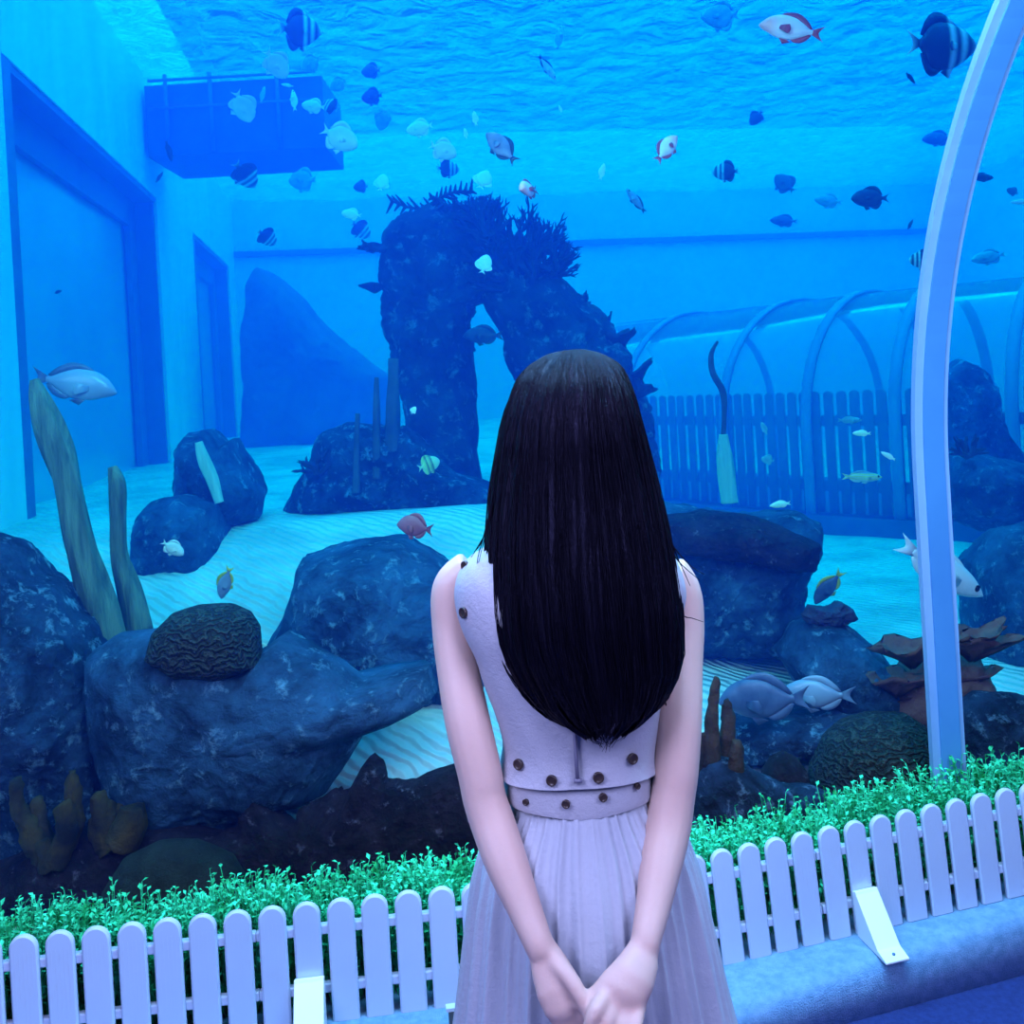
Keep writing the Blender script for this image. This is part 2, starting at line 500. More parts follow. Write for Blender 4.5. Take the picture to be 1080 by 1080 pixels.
def rock_mesh(poly, Y, depth, seed=0, amp=0.04, freq=4.0, c=None, n=140, m=56, sq=0.7, rough=1.5, back=1.0, edge=0.3):
    xs = [p[0] for p in poly]; ys = [p[1] for p in poly]
    cx, cy = c or ((min(xs) + max(xs)) / 2, (min(ys) + max(ys)) / 2)
    rad = [ray_poly(cx, cy, 2 * PI * k / n, poly) for k in range(n)]
    C0 = P(cx, cy, Y)
    so = Vector((seed * 7.13, seed * 3.7, seed * 1.9))
    rows = []
    for i in range(m + 1):
        ph = -PI / 2 + PI * i / m
        w = max(math.cos(ph), 0.0) ** sq
        w = max(w, 0.03)
        row = []
        for k in range(n):
            a = 2 * PI * k / n
            p = P(cx + w * rad[k] * math.cos(a), cy + w * rad[k] * math.sin(a), Y)
            dy = math.sin(ph) * depth
            p.y += dy * (back if dy > 0 else 1)
            d = (p - C0).normalized()
            q = p * freq + so
            h = noise.noise(q) + 0.5 * noise.noise(q * 2.1) + 0.28 * rough * noise.noise(q * 4.3) + 0.17 * rough * noise.noise(q * 9.1) + 0.09 * rough * noise.noise(q * 19.0)
            rim = 1 - (1 - edge) * w ** 6
            row.append(p + d * (amp * h * rim))
        rows.append(row)
    return rows, C0


def rock(name, label, cat, poly, Y, depth, material, group=None, parent=None, **kw):
    rows, C0 = rock_mesh(poly, Y, depth, **kw)
    o = MB().grid(rows, True, True).build(name, material, parent, origin=C0)
    if parent is None: tag(o, label, cat, group)
    return o


# near the glass, left to right
rock('reef_rock', 'large dark rock with pale speckles at the glass below the tall driftwood log', 'rock',
     [(-60, 590), (-10, 566), (16, 576), (34, 612), (60, 622), (92, 655), (112, 700), (126, 780), (135, 860), (130, 960), (60, 990), (-60, 990)], 3.35, 0.34, M_rock, seed=1, amp=0.06)
rock('reef_rock', 'broad mottled blue rock filling the space between the driftwood and the round boulder', 'rock',
     [(95, 690), (125, 668), (165, 662), (210, 676), (270, 690), (300, 668), (345, 690), (420, 742), (452, 700), (462, 735), (415, 758), (385, 770), (368, 800), (345, 832), (300, 852), (240, 872), (160, 878), (120, 850), (100, 780)], 3.2, 0.24, M_rock2, seed=2, amp=0.04, c=(240, 770), edge=0.2)
rock('boulder', 'big round topped dark boulder beside the person, above a patch of white sand', 'rock',
     [(282, 680), (300, 650), (312, 612), (318, 588), (345, 578), (390, 569), (425, 567), (455, 580), (480, 600), (520, 640), (530, 720), (470, 735), (440, 748), (400, 745), (350, 720)], 3.9, 0.42, M_rock2, seed=3, amp=0.04, c=(410, 660))
rock('domed_coral', 'dark domed coral cap with a ridged skin on top of the broad mottled rock', 'coral',
     [(157, 690), (163, 665), (180, 648), (205, 640), (240, 638), (262, 648), (272, 665), (275, 700), (240, 715), (190, 712)], 3.1, 0.16, M_brain, seed=4, amp=0.008)
rock('reef_ridge', 'low dark brown reef ridge with jagged crest just above the artificial hedge', 'reef',
     [(120, 900), (150, 872), (185, 870), (225, 882), (252, 872), (262, 846), (270, 838), (282, 846), (292, 860), (308, 868), (322, 848), (350, 838), (370, 836), (378, 812), (392, 795), (404, 800), (412, 818), (440, 822), (468, 812), (480, 803), (520, 815), (545, 830), (545, 990), (400, 1000), (240, 1010), (130, 1000)], 3.0, 0.1, M_dark, seed=5, amp=0.025, freq=9, c=(330, 935), n=260, m=60, sq=0.4, edge=0.9, rough=2.2)
rock('reef_mound', 'smooth dark green mound between the olive finger coral and the jagged reef ridge', 'reef',
     [(100, 1000), (108, 940), (130, 905), (165, 888), (205, 888), (245, 905), (268, 940), (275, 1000)], 2.86, 0.1, mat('green mound', (0.012, 0.02, 0.015), (0.03, 0.05, 0.035), 14, 0.9, 0.8, 60), seed=6, amp=0.006)
rock('reef_rock', 'dull blue rock at the foot of the olive finger coral', 'rock',
     [(-60, 930), (10, 905), (60, 880), (100, 872), (140, 880), (160, 930), (160, 1020), (-60, 1020)], 3.0, 0.12, M_dark, seed=7, amp=0.03)


def fingers(name, label, base, specs, Y, m, group=None):
    """a clump of upright knobbly fingers: specs = pixel chains with widths"""
    root = tag(empty(name, P(base[0], base[1], Y)), label, 'coral', group)
    inv = -Vector(root.location)
    for i, ch in enumerate(specs):
        ch = catmull([tuple(map(float, c)) for c in ch], 6)
        pts, rad = [], []
        for j, (x, y, w) in enumerate(ch):
            p = P(x, y, Y + 0.04 * math.sin(i * 2.1))
            pts.append(p)
            k = j / (len(ch) - 1)
            rad.append(w / 2 * Y / F * (1 + 0.16 * noise.noise(p * 30)) * (1 if k < 0.93 else 0.6))
        b = MB().tube(pts, rad, 12)
        for q, v in enumerate(b.v): b.v[q] = v + Vector((1, 1, 1)) * 0.009 * noise.noise(v * 38)
        o = b.build('finger', m, root); o.matrix_parent_inverse = Matrix.Translation(inv)
    return root


fingers('finger_coral', 'olive finger coral standing at the glass below the large speckled rock', (45, 915),
        [[(50, 915, 26), (32, 875, 20), (20, 850, 17), (16, 822, 15)], [(52, 910, 26), (44, 870, 18), (38, 842, 13)], [(56, 912, 28), (70, 880, 22), (68, 852, 20), (66, 846, 15)], [(60, 905, 24), (80, 870, 18), (77, 840, 15), (75, 814, 14)], [(40, 900, 22), (27, 870, 18), (22, 858, 13)], [(55, 915, 28), (47, 895, 18), (44, 886, 12)]], 2.93, M_olive)
fingers('lobed_coral', 'stubby olive lobed coral beside the taller finger coral', (120, 885),
        [[(118, 890, 34), (110, 865, 26), (104, 842, 18), (102, 836, 10)], [(122, 890, 36), (122, 868, 30), (118, 850, 22)], [(128, 890, 38), (138, 868, 32), (140, 850, 24)], [(120, 892, 36), (104, 872, 22), (100, 862, 16)]], 2.95, M_olive)

# middle distance rocks on the sand, left
rock('reef_rock', 'square edged blue rock on the sand behind the shorter driftwood log', 'rock',
     [(149, 612), (150, 545), (165, 528), (200, 520), (232, 530), (240, 570), (250, 605), (236, 616), (190, 617)], 4.6, 0.35, M_rock2, seed=8, amp=0.04)
rock('reef_rock', 'tall pointed blue rock on the sand carrying the small pale driftwood piece', 'rock',
     [(190, 540), (192, 470), (202, 457), (220, 454), (236, 470), (247, 462), (262, 490), (278, 520), (272, 545), (240, 560)], 4.85, 0.3, M_rock2, seed=9, amp=0.04)
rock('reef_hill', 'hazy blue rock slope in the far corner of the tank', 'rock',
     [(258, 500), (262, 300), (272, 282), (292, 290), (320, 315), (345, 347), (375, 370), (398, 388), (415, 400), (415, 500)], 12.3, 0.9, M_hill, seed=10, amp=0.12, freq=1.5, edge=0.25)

# driftwood


def log(name, label, chain, Y, m, group=None):
    ch = catmull([tuple(map(float, c)) for c in chain], 8)
    pts, rad = [], []
    for x, y, w in ch:
        p = P(x, y, Y)
        pts.append(p); rad.append(w / 2 * Y / F)
    b = MB().tube(pts, rad, 16)
    for i, v in enumerate(b.v):
        k = i % 16
        d = noise.noise(Vector((math.cos(k * PI / 8) * 2.2, math.sin(k * PI / 8) * 2.2, v.z * 3.2 + Y)))
        c0 = pts[min(i // 16, len(pts) - 1)]
        b.v[i] = c0 + (v - c0) * (1 + 0.7 * d)
    return tag(b.build(name, m, origin=P(chain[-1][0], chain[-1][1], Y)), label, 'driftwood', group)


log('driftwood_log', 'tall leaning grey green driftwood log rising above the large speckled rock', [(37, 400, 8), (46, 428, 22), (62, 470, 30), (74, 520, 28), (84, 570, 30), (96, 610, 31), (107, 650, 36), (118, 692, 38)], 3.5, M_wood)
log('driftwood_log', 'shorter twisted driftwood log beside the tall leaning one', [(119, 492, 9), (124, 512, 19), (125, 550, 17), (126, 585, 18), (136, 620, 22), (147, 666, 27)], 3.6, M_wood)
log('driftwood_piece', 'small pale wavy driftwood piece in front of the tall pointed rock', [(210, 466, 7), (216, 486, 12), (225, 506, 11), (232, 530, 9)], 4.45, M_woodp)

# the rock arch with its corals
arch = tag(empty('rock_arch', P(455, 548, 5.8)), 'dark rock arch overgrown with coral, standing behind the head of the person', 'rock arch')
ainv = Matrix.Translation(-Vector(arch.location))


def under(o, root, inv):
    o.parent = root; o.matrix_parent_inverse = inv; return o


def arch_rock(nm, poly, Y, depth, **kw):
    rows, C0 = rock_mesh(poly, Y, depth, **kw)
    return under(MB().grid(rows, True, True).build(nm, M_pillar, None, origin=C0), arch, ainv)


arch_rock('pillar', [(403, 262), (408, 240), (425, 226), (455, 217), (485, 218), (505, 230), (520, 260), (528, 298), (512, 318), (500, 322), (497, 345), (502, 400), (504, 450), (500, 500), (520, 552), (425, 552), (432, 500), (428, 440), (416, 400), (411, 360), (406, 320), (400, 290)], 5.8, 0.3, seed=11, amp=0.05, freq=5, c=(460, 330), n=200, m=70, edge=0.8, sq=0.55)
arch_rock('leaning_rock', [(500, 300), (520, 262), (550, 276), (585, 290), (608, 312), (632, 332), (660, 372), (680, 420), (692, 470), (700, 548), (570, 548), (548, 420), (537, 385), (530, 355), (513, 325)], 5.7, 0.3, seed=12, amp=0.05, freq=5, c=(600, 410), n=200, m=70, edge=0.8, sq=0.55)
arch_rock('shoulder', [(440, 300), (450, 240), (490, 225), (520, 240), (560, 275), (575, 300), (545, 330), (515, 322), (480, 320)], 5.75, 0.26, seed=13, amp=0.05, freq=6, sq=0.6)


def branch(b, p, d, L, r, depth, rnd, spread=0.6, flat=1.0, n=5):
    q = p + d * L
    mid = p + d * (L * 0.5) + Vector((rnd.uniform(-1, 1), rnd.uniform(-1, 1) * flat, rnd.uniform(-1, 1))) * L * 0.1
    b.tube([p, mid, q], [r, r * 0.85, r * (0.62 if depth else 0.3)], n)
    if depth:
        for k in range(rnd.choice((2, 3, 3))):
            e = (d + Vector((rnd.uniform(-1, 1), rnd.uniform(-1, 1) * flat, rnd.uniform(-0.5, 0.9))) * spread).normalized()
            branch(b, p.lerp(q, rnd.uniform(0.5, 1.0)), e, L * rnd.uniform(0.55, 0.8), r * 0.66, depth - 1, rnd, spread, flat, n)


def branching(px, py, Y, h, dirs, seed, nm='branching_coral', r=0.015, depth=3, m=None, root=arch, inv=ainv, spread=0.65):
    rnd = random.Random(seed)
    b = MB()
    for dx, dz in dirs:
        branch(b, P(px + rnd.uniform(-4, 4), py, Y + rnd.uniform(-0.06, 0.06)), Vector((dx, rnd.uniform(-0.3, 0.3), dz)).normalized(), h * Y / F, r, depth, rnd, spread)
    return under(b.build(nm, m or M_coral, None, smooth=False), root, inv)


for q_, (bx_, by_, hh_) in enumerate(((540, 275, 27), (556, 272, 26), (528, 285, 24), (570, 285, 22), (548, 300, 24), (515, 250, 22), (505, 235, 16), (585, 285, 18))):
    branching(bx_, by_, 5.55 - 0.04 * (q_ % 3), hh_, [(-.6, .9), (-.2, 1), (.2, 1), (.6, .9), (1, .6), (-.9, .4)], 60 + q_, r=0.017)
branching(520, 262, 5.6, 24, [(-.3, 1), (.1, 1), (.3, 1)], 22)
branching(575, 268, 5.6, 20, [(.3, 1), (.8, .8), (1, .4), (0, 1)], 23)
branching(580, 292, 5.55, 20, [(1, .5), (1, .1), (.8, .8)], 24)
branching(530, 305, 5.5, 20, [(-.6, .5), (.3, .8), (0, -.4), (-.9, .1)], 25)
branching(560, 298, 5.5, 20, [(-.4, .8), (.4, .6), (.1, 1), (0, -.6)], 26)
branching(612, 330, 5.6, 14, [(.4, .8), (.9, .6)], 27)


def plume(px, py, L, ang, Y, seed, m=M_coral):
    """a flat feathery frond: a bent stem with short side fingers"""
    rnd = random.Random(seed); b = MB()
    base = P(px, py, Y); s = Y / F
    ax = Vector((math.cos(ang), 0, math.sin(ang))); up = Vector((-math.sin(ang), 0, math.cos(ang)))
    pts = [base + ax * (L * s * t) + up * (L * s * 0.12 * math.sin(t * 3)) for t in [i / 8 for i in range(9)]]
    b.tube(pts, [0.014 * (1 - 0.08 * i) for i in range(9)], 6)
    for i in range(1, 9):
        for sgn in (1, -0.5):
            d = (up * sgn + ax * 0.5 + Vector((0, rnd.uniform(-.5, .5), 0))).normalized()
            b.tube([pts[i], pts[i] + d * (L * s * rnd.uniform(0.14, 0.3))], [0.012, 0.004], 5)
    return under(b.build('feathery_coral', m, None, smooth=False), arch, ainv)


plume(470, 216, 56, math.radians(172), 5.75, 31)
plume(490, 218, 36, math.radians(160), 5.6, 32)
plume(455, 216, 44, math.radians(15), 5.65, 33)
plume(410, 262, 26, math.radians(165), 5.6, 34)


def plate(px, py, w, h, ang, Y, seed, m=M_coral, root=arch, inv=ainv, nm='plate_coral'):
    """a lobed shelf growing out of the rock"""
    rnd = random.Random(seed); s = Y / F
    c = P(px, py, Y)
    ax = Vector((math.cos(ang), 0, math.sin(ang))); up = Vector((-math.sin(ang), 0, math.cos(ang))); dp = Vector((0, 1, 0))
    n = 26; rows = []
    for f in (0.05, 0.45, 0.8, 1.0, 0.95, 0.6, 0.05):
        pass
    top, bot = [], []
    prof = [(0.06, 0.0), (0.5, 0.06), (0.85, 0.25), (1.0, 0.5), (0.93, 0.42), (0.5, -0.1), (0.06, -0.5)]
    for fr, z in prof:
        row = []
        for k in range(n):
            a = 2 * PI * k / n
            rr = 1 + 0.22 * math.sin(a * 3 + seed) + 0.16 * math.sin(a * 7 + seed * 2) + 0.1 * rnd.random() * (fr > 0.8)
            row.append(c + ax * (w / 2 * s * fr * rr * math.cos(a)) + dp * (w / 2 * s * fr * rr * 0.7 * math.sin(a)) + up * (h * s * z * (1 + 0.3 * math.sin(a * 4 + seed))))
        rows.append(row)
    return under(MB().grid(rows, True, True).build(nm, m, None), root, inv)


plate(392, 262, 30, 8, 0.1, 5.75, 1)
plate(395, 304, 34, 9, 0.05, 5.75, 2)
plate(632, 348, 24, 30, 0.0, 5.6, 3)
plate(650, 362, 44, 22, 0.1, 5.55, 4)
plate(672, 396, 46, 12, 0.5, 5.55, 5)
plate(676, 412, 24, 18, -0.6, 5.5, 6)
plate(628, 340, 16, 24, 1.2, 5.6, 7)

# hazy reef bed beside the arch, with upright posts
bed = rock('reef_bed', 'hazy low reef bed on the sand at the foot of the rock arch', 'reef',
           [(298, 545), (308, 512), (322, 492), (330, 474), (345, 455), (372, 446), (400, 446), (432, 452), (452, 470), (480, 500), (540, 515), (560, 552), (440, 552)], 5.15, 0.26, M_rock, seed=14, amp=0.06, n=110, edge=0.6)
for k, (chain, lab) in enumerate([([(415, 378, 11), (414, 440, 13), (412, 505, 14)], 'thickest of the upright dark posts in the reef bed beside the arch'),
                                  ([(397, 398, 5), (397, 450, 7), (398, 505, 8)], 'thin upright post just beside the thickest post of the reef bed'),
                                  ([(377, 436, 4), (376, 480, 6), (376, 520, 7)], 'shortest thin post of the reef bed, farthest from the arch')]):
    log('wooden_post', lab, chain, 4.95 - 0.05 * k, M_post)
b = branching(335, 500, 4.95, 16, [(-.6, .8), (.2, 1), (.7, .7), (-1, .3)], 41, 'bushy_coral', root=None, inv=Matrix.Identity(4), depth=2)
tag(b, 'small bushy coral at the end of the hazy reef bed', 'coral')

# right side reef
rock('reef_rock', 'wide dark rock ledge beside the shoulder of the person, above the white sand', 'rock',
     [(640, 600), (690, 528), (740, 533), (790, 540), (838, 538), (858, 552), (860, 580), (846, 605), (842, 632), (852, 660), (842, 690), (790, 684), (740, 690), (660, 700)], 4.3, 0.4, M_rock2, seed=15, amp=0.05, c=(750, 615), edge=0.45)
rock('plate_ledge', 'flat dark coral ledge on top of the wide rock ledge', 'coral',
     [(690, 545), (740, 540), (800, 545), (850, 566), (862, 572), (856, 600), (835, 602), (780, 590), (700, 580)], 4.0, 0.22, M_dark, seed=16, amp=0.03, freq=8)
rock('reef_rock', 'rounded blue rock sloping down from the small dark frilly coral', 'rock',
     [(822, 690), (840, 660), (862, 650), (886, 655), (905, 668), (930, 690), (945, 715), (950, 760), (930, 790), (880, 790), (850, 740)], 3.75, 0.3, M_rock2, seed=17, amp=0.03)
rock('frilly_coral', 'small dark frilly coral clump on the sand beside the yellow tailed fish', 'coral',
     [(845, 648), (852, 638), (872, 642), (885, 635), (900, 642), (903, 652), (890, 660), (865, 660), (850, 656)], 3.7, 0.06, M_coral, seed=18, amp=0.02, freq=22)
rock('brain_coral', 'large dark brain coral dome beside the foot of the arch rib', 'coral',
     [(852, 850), (858, 815), (872, 785), (895, 765), (925, 756), (960, 756), (985, 772), (1000, 810), (1004, 860), (930, 880)], 3.25, 0.22, M_brain, seed=19, amp=0.008)
rock('dome_coral', 'small smooth dark dome in front of the pale sand strip', 'coral',
     [(800, 845), (804, 815), (814, 800), (828, 793), (842, 800), (852, 815), (858, 845)], 3.2, 0.07, M_dark, seed=20, amp=0.004)
rock('reef_rock', 'low rough grey rock between the elbow of the person and the brain coral', 'rock',
     [(700, 920), (725, 825), (745, 800), (775, 800), (800, 815), (830, 828), (862, 830), (900, 850), (900, 930)], 3.05, 0.1, M_rock, seed=21, amp=0.02, freq=9)
rock('reef_rock', 'rough blue grey rock behind the grey fish and the pale sand strip', 'rock',
     [(762, 800), (766, 765), (790, 752), (840, 750), (880, 742), (915, 735), (925, 765), (880, 790), (840, 790)], 3.55, 0.2, M_rock, seed=22, amp=0.03, freq=7)
rock('reef_rock', 'rough grey rock at the glass beyond the arch rib, below the maroon coral', 'rock',
     [(985, 880), (996, 790), (1006, 745), (1030, 730), (1070, 730), (1120, 745), (1140, 860), (1060, 880)], 3.35, 0.15, M_rock, seed=23, amp=0.02, freq=9)
rock('reef_rock', 'big dim blue rock beyond the arch rib, behind the silver fish', 'rock',
     [(1022, 640), (1026, 595), (1050, 560), (1130, 540), (1170, 640), (1150, 760), (1060, 750), (1030, 700)], 4.3, 0.35, M_rock2, seed=24, amp=0.04)
rock('reef_rock', 'dim rock with bushy coral beyond the arch rib, in front of the far tunnel', 'rock',
     [(985, 545), (990, 500), (1003, 478), (1040, 480), (1080, 490), (1150, 500), (1150, 560), (1040, 560)], 5.3, 0.3, M_rock2, seed=25, amp=0.06)
o = branching(1020, 482, 5.0, 13, [(-1, .5), (-.5, .9), (.4, .9), (1, .5), (0, 1), (.8, .2)], 42, 'bushy_coral', root=None, inv=Matrix.Identity(4), depth=2, r=0.016)
tag(o, 'dark bushy coral beyond the arch rib on the dim rock', 'coral')
rock('reef_hill', 'hazy rounded rock beside the outer edge of the arch rib', 'rock',
     [(985, 500), (990, 400), (1010, 378), (1035, 388), (1048, 420), (1056, 470), (1075, 490), (1080, 510)], 6.0, 0.25, M_rock2, seed=26, amp=0.05)
mc = tag(empty('maroon_coral', P(985, 745, 3.45)), 'maroon shelf coral with lobed plates behind the arch rib', 'coral')
minv = Matrix.Translation(-Vector(mc.location))
for px, py, w, h, a, s, Y in ((960, 690, 70, 26, 0.1, 51, 3.4), (1025, 682, 80, 26, -0.12, 52, 3.4), (945, 722, 60, 22, 0.0, 53, 3.45), (1005, 718, 84, 24, 0.1, 54, 3.5), (990, 745, 70, 26, 0.0, 55, 3.5), (1040, 672, 50, 16, 0.3, 56, 3.36)):
    plate(px, py, w, h, a, Y, s, M_brown, mc, minv, 'plate')
rows, C0 = rock_mesh([(930, 760), (940, 715), (970, 690), (1030, 690), (1050, 730), (1030, 770)], 3.55, 0.12, seed=57, amp=0.02, freq=8)
under(MB().grid(rows, True, True).build('stalk', M_brown, None, origin=C0), mc, minv)
fingers('tube_coral', 'brown tube coral standing close to the arm of the person', (758, 810),
        [[(748, 815, 22), (750, 780, 18), (752, 745, 12), (755, 722, 9), (756, 714, 7)], [(765, 815, 24), (767, 780, 18), (768, 755, 14), (766, 738, 8)], [(775, 815, 20), (777, 798, 16), (776, 782, 10)], [(735, 815, 20), (736, 790, 18), (738, 772, 10)]], 3.05, mat('tube coral', (0.02, 0.012, 0.016), (0.10, 0.05, 0.03), 9, 0.8, 0.8, 40))
log('driftwood_log', 'upright pale turquoise driftwood stump in front of the far tunnel', [(763, 458, 9), (764, 478, 15), (767, 505, 17), (770, 530, 18)], 5.0, M_woodp)
log('driftwood_branch', 'thin curved dark branch rising above the pale turquoise stump', [(757, 360, 2.5), (750, 374, 5), (752, 393, 6), (762, 412, 6.5), (764, 432, 5), (763, 458, 5)], 5.0, M_post)

# dark platform at the surface beside the side wall
pf = tag(empty('service_platform', (-2.3, 9.5, 3.75)), 'dark service platform hanging at the water surface by the side wall', 'platform')
M_plat = mat('platform metal', (0.03, 0.07, 0.15), (0.05, 0.1, 0.2), 2, 0.6)
b = MB().box((-3.15, 9.2, 3.78), (-1.55, 10.2, 4.42)); under(b.build('deck', M_plat, None, smooth=False), pf, Matrix.Translation((2.3, -9.5, -3.75)))
for x in (-2.95, -2.55, -1.95): 
    b = MB().tube([(x, 9.17, 3.8), (x, 9.17, 4.5)], 0.02, 8); under(b.build('hanger_bar', M_reveal, None), pf, Matrix.Translation((2.3, -9.5, -3.75)))
for z in (4.2, 4.45):
    b = MB().tube([(-3.1, 9.16, z), (-1.6, 9.16, z)], 0.014, 8); under(b.build('rail', M_reveal, None), pf, Matrix.Translation((2.3, -9.5, -3.75)))

# ------------------------------------------------------------------ far tunnel with its own picket fence
ft = tag(empty('acrylic_tunnel', (2.2, 8.0, 0.6)), 'far acrylic walkway tunnel with glowing vault crossing the tank beyond the sand', 'tunnel')
finv = Matrix.Translation(-Vector(ft.location))
path = catmull([(0.2, 10.6), (1.3, 8.95), (2.1, 7.75), (2.88, 6.95), (3.9, 6.1), (5.2, 5.3)], 8)
M_tube = glassmat('tunnel acrylic', 1.1, 0.06, (0.9, 0.97, 1.0), 0.10, (0.5, 0.8, 0.9))
M_trib = mat('tunnel rib', (0.14, 0.28, 0.46), (0.18, 0.34, 0.52), 2, 0.5)
M_tbase = mat('tunnel base', (0.05, 0.08, 0.16), (0.1, 0.14, 0.24), 3, 0.8)


def fframe(i):
    p = Vector((*path[i], 0)); a = Vector((*path[max(i - 1, 0)], 0)); c = Vector((*path[min(i + 1, len(path) - 1)], 0))
    t = (c - a).normalized(); return p, t, Vector((-t.y, t.x, 0))   # inward side points away from the viewer


def arcrow(i, R_, z0, zc, off, k=20):
    p, t, nn = fframe(i)
    row = []
    for j in range(k + 1):
        a = PI * j / k
        row.append(p + nn * (R_ - (R_ + off) * math.cos(a)) + Vector((0, 0, zc + (R_ + off) * math.sin(a))))
    return [Vector((row[0].x, row[0].y, z0))] + row + [Vector((row[-1].x, row[-1].y, z0))]


RF, ZB, ZC = 0.95, 0.38, 1.15
rows = [arcrow(i, RF, ZB, ZC, 0) + list(reversed(arcrow(i, RF, ZB, ZC, 0.03))) for i in range(len(path))]
under(MB().grid(rows, True, True).build('vault', M_tube, None), ft, finv)
for i in (6, 12, 17, 22, 27, 32):
    rows = []
    for sgn, off in ((-1, 0.032), (1, 0.032), (1, 0.055), (-1, 0.055)):
        p, t, nn = fframe(i)
        rows.append([q + t * (0.04 * sgn) for q in arcrow(i, RF, ZB, ZC, off)])
    rows.append(rows[0])
    under(MB().grid([list(r) for r in zip(*rows[:4])], True, True).build('rib', M_trib, None), ft, finv)
rows = []
for i in range(len(path)):
    p, t, nn = fframe(i)
    rows.append([p + nn * a + Vector((0, 0, z)) for a, z in ((-0.10, 0.1), (-0.10, 0.47), (0.1, 0.47), (0.1, 0.42), (1.8, 0.42), (1.8, 0.47), (2.0, 0.47), (2.0, 0.1))])
under(MB().grid(rows, True, True).build('base', M_tbase, None, smooth=False), ft, finv)

M_fpick = mat('far picket', (0.05, 0.08, 0.16), (0.07, 0.11, 0.2), 3, 0.6)
ff = tag(empty('picket_fence', (*path[14], 0.6)), 'tall hazy picket fence standing inside the far acrylic tunnel', 'fence')
pinv = Matrix.Translation(-Vector(ff.location))
# walk along the path
acc, last, cnt = 0.0, None, 0
fine = catmull([tuple(q) for q in path], 10)
railp = []
nextd = 0.0
for i in range(1, len(fine)):
    a, c = Vector((*fine[i - 1], 0)), Vector((*fine[i], 0))
    acc += (c - a).length
    t = (c - a).normalized(); nn = Vector((-t.y, t.x, 0))
    if a.y > 9.6 or a.y < 6.0: continue
    railp.append(c + nn * 0.18)
    if acc >= nextd:
        nextd = acc + 0.105
        M = Matrix.Translation(c + nn * 0.15) @ Matrix.Rotation(math.atan2(t.y, t.x), 4, 'Z')
        b = MB().box((-0.036, -0.01, 0.425), (0.036, 0.01, 1.36), M)
        b.tube([M @ Vector((0, -0.0099, 1.34)), M @ Vector((0, 0.0099, 1.34))], 0.036, 12, side=(0, 0, 1))
        under(b.build('picket', M_fpick, None, smooth=False), ff, pinv)
for z in (0.66, 1.15):
    rows = [[p + Vector((0, 0.0, z - 0.04)), p + Vector((0, 0.02, z - 0.04)), p + Vector((0, 0.02, z + 0.04)), p + Vector((0, 0, z + 0.04))] for p in railp]
    under(MB().grid(rows, True, True).build('rail', M_fpick, None, smooth=False), ff, pinv)

# ------------------------------------------------------------------ near picket fence
M_white = mat('white plastic', (0.50, 0.61, 0.78), (0.54, 0.65, 0.82), 3, 0.5, spec=0.4)
FH = 0.288


def picket_bm(w, h, th):
    """flat front with round top, thin ribs down the face"""
    n = 14
    out = [(-w / 2, 0)] + [(-w / 2 * math.cos(PI * k / n), h - w / 2 + w / 2 * math.sin(PI * k / n)) for k in range(n + 1)] + [(w / 2, 0)]
    rows = []
    for s, y in ((0.86, -th / 2), (1.0, -th / 2 + 0.004), (1.0, th / 2 - 0.002), (0.94, th / 2)):
        rows.append([((x * s), y, 0.003 * (1 - s) + z - (1 - s) * w * 0.5 * (z / h)) for x, z in out])
    b = MB().grid(rows, True, True)
    for k in (-2, -1, 0, 1, 2):
        x = k * w * 0.15
        b.box((x - 0.0008, -th / 2 - 0.0003, 0.02), (x + 0.0008, -th / 2 + 0.001, h - w * 0.62))
    return b


def panel(label, A, step, dirv, slope, n, bracket=None):
    """one fence panel: pickets, two rails, a foot bracket"""
    root = tag(empty('picket_fence', A), label, 'fence', None)
    root.rotation_euler = (0, -math.atan(slope), math.atan2(dirv.y, dirv.x))
    w = step * 0.80
    first = None
    for i in range(n):
        if first is None:
            first = picket_bm(w, FH, 0.013).build('picket', M_white, root, smooth=False); o = first
        else:
            o = first.copy(); link(o, root)
        o.location = (i * step, 0, 0)
    for z in (0.075, 0.215):
        b = MB().box((-w * 0.62, 0.004, z - 0.011), (step * (n - 1) + w * 0.62, 0.024, z + 0.011))
        bevel(b.build('rail', M_white, root, smooth=False), 0.003)
    if bracket is not None:
        x = bracket * step; q = w * 0.5
        pr = [(-0.0085, 0.115), (-0.026, 0.122), (-0.03, 0.115), (-0.112, 0.016), (-0.15, 0.006), (-0.15, 0.0), (-0.012, 0.0)]
        rows = [[(x + s * q * 1.08, y, z) for y, z in pr] for s in (-1, 1)]
        b = MB().grid(rows, True, True)
        bk = bevel(b.build('foot_bracket', mat('bracket plastic', (0.86, 0.9, 0.9), None, rough=0.4), root, smooth=False), 0.002)
        hole = MB().tube([(x, -0.132, 0.0108), (x, -0.133, 0.013)], 0.004, 10).build('screw', M_reveal, bk)
    return root


dl = Vector((0.956, 0.112, 0)).normalized(); dr = Vector((0.985, 0.174, 0)).normalized()
Lq = Vector((-1.198, 2.358, 0.10)); sl = 0.0802
panel('white picket fence panel furthest from the person, beside the olive finger coral', Lq - dl * sl * 2, sl, dl, 0.0, 9, None)
panel('white picket fence panel with a foot bracket, touching the left side of the dress', Lq + dl * sl * 7, sl, dl, 0.0, 9, 1)
Rq = Vector((0.476, 2.58, 0.102)); sr = 0.0725
d3 = Vector((dr.x, dr.y, 0.066))
panel('white picket fence panel partly hidden behind the dress, on the arch rib side', Rq - d3 * (sr * 5.02), sr, dr, 0.066, 9, None)
panel('white picket fence panel with a foot bracket, in front of the arch rib', Rq + d3 * (sr * 3.98), sr, dr, 0.066, 9, 1)

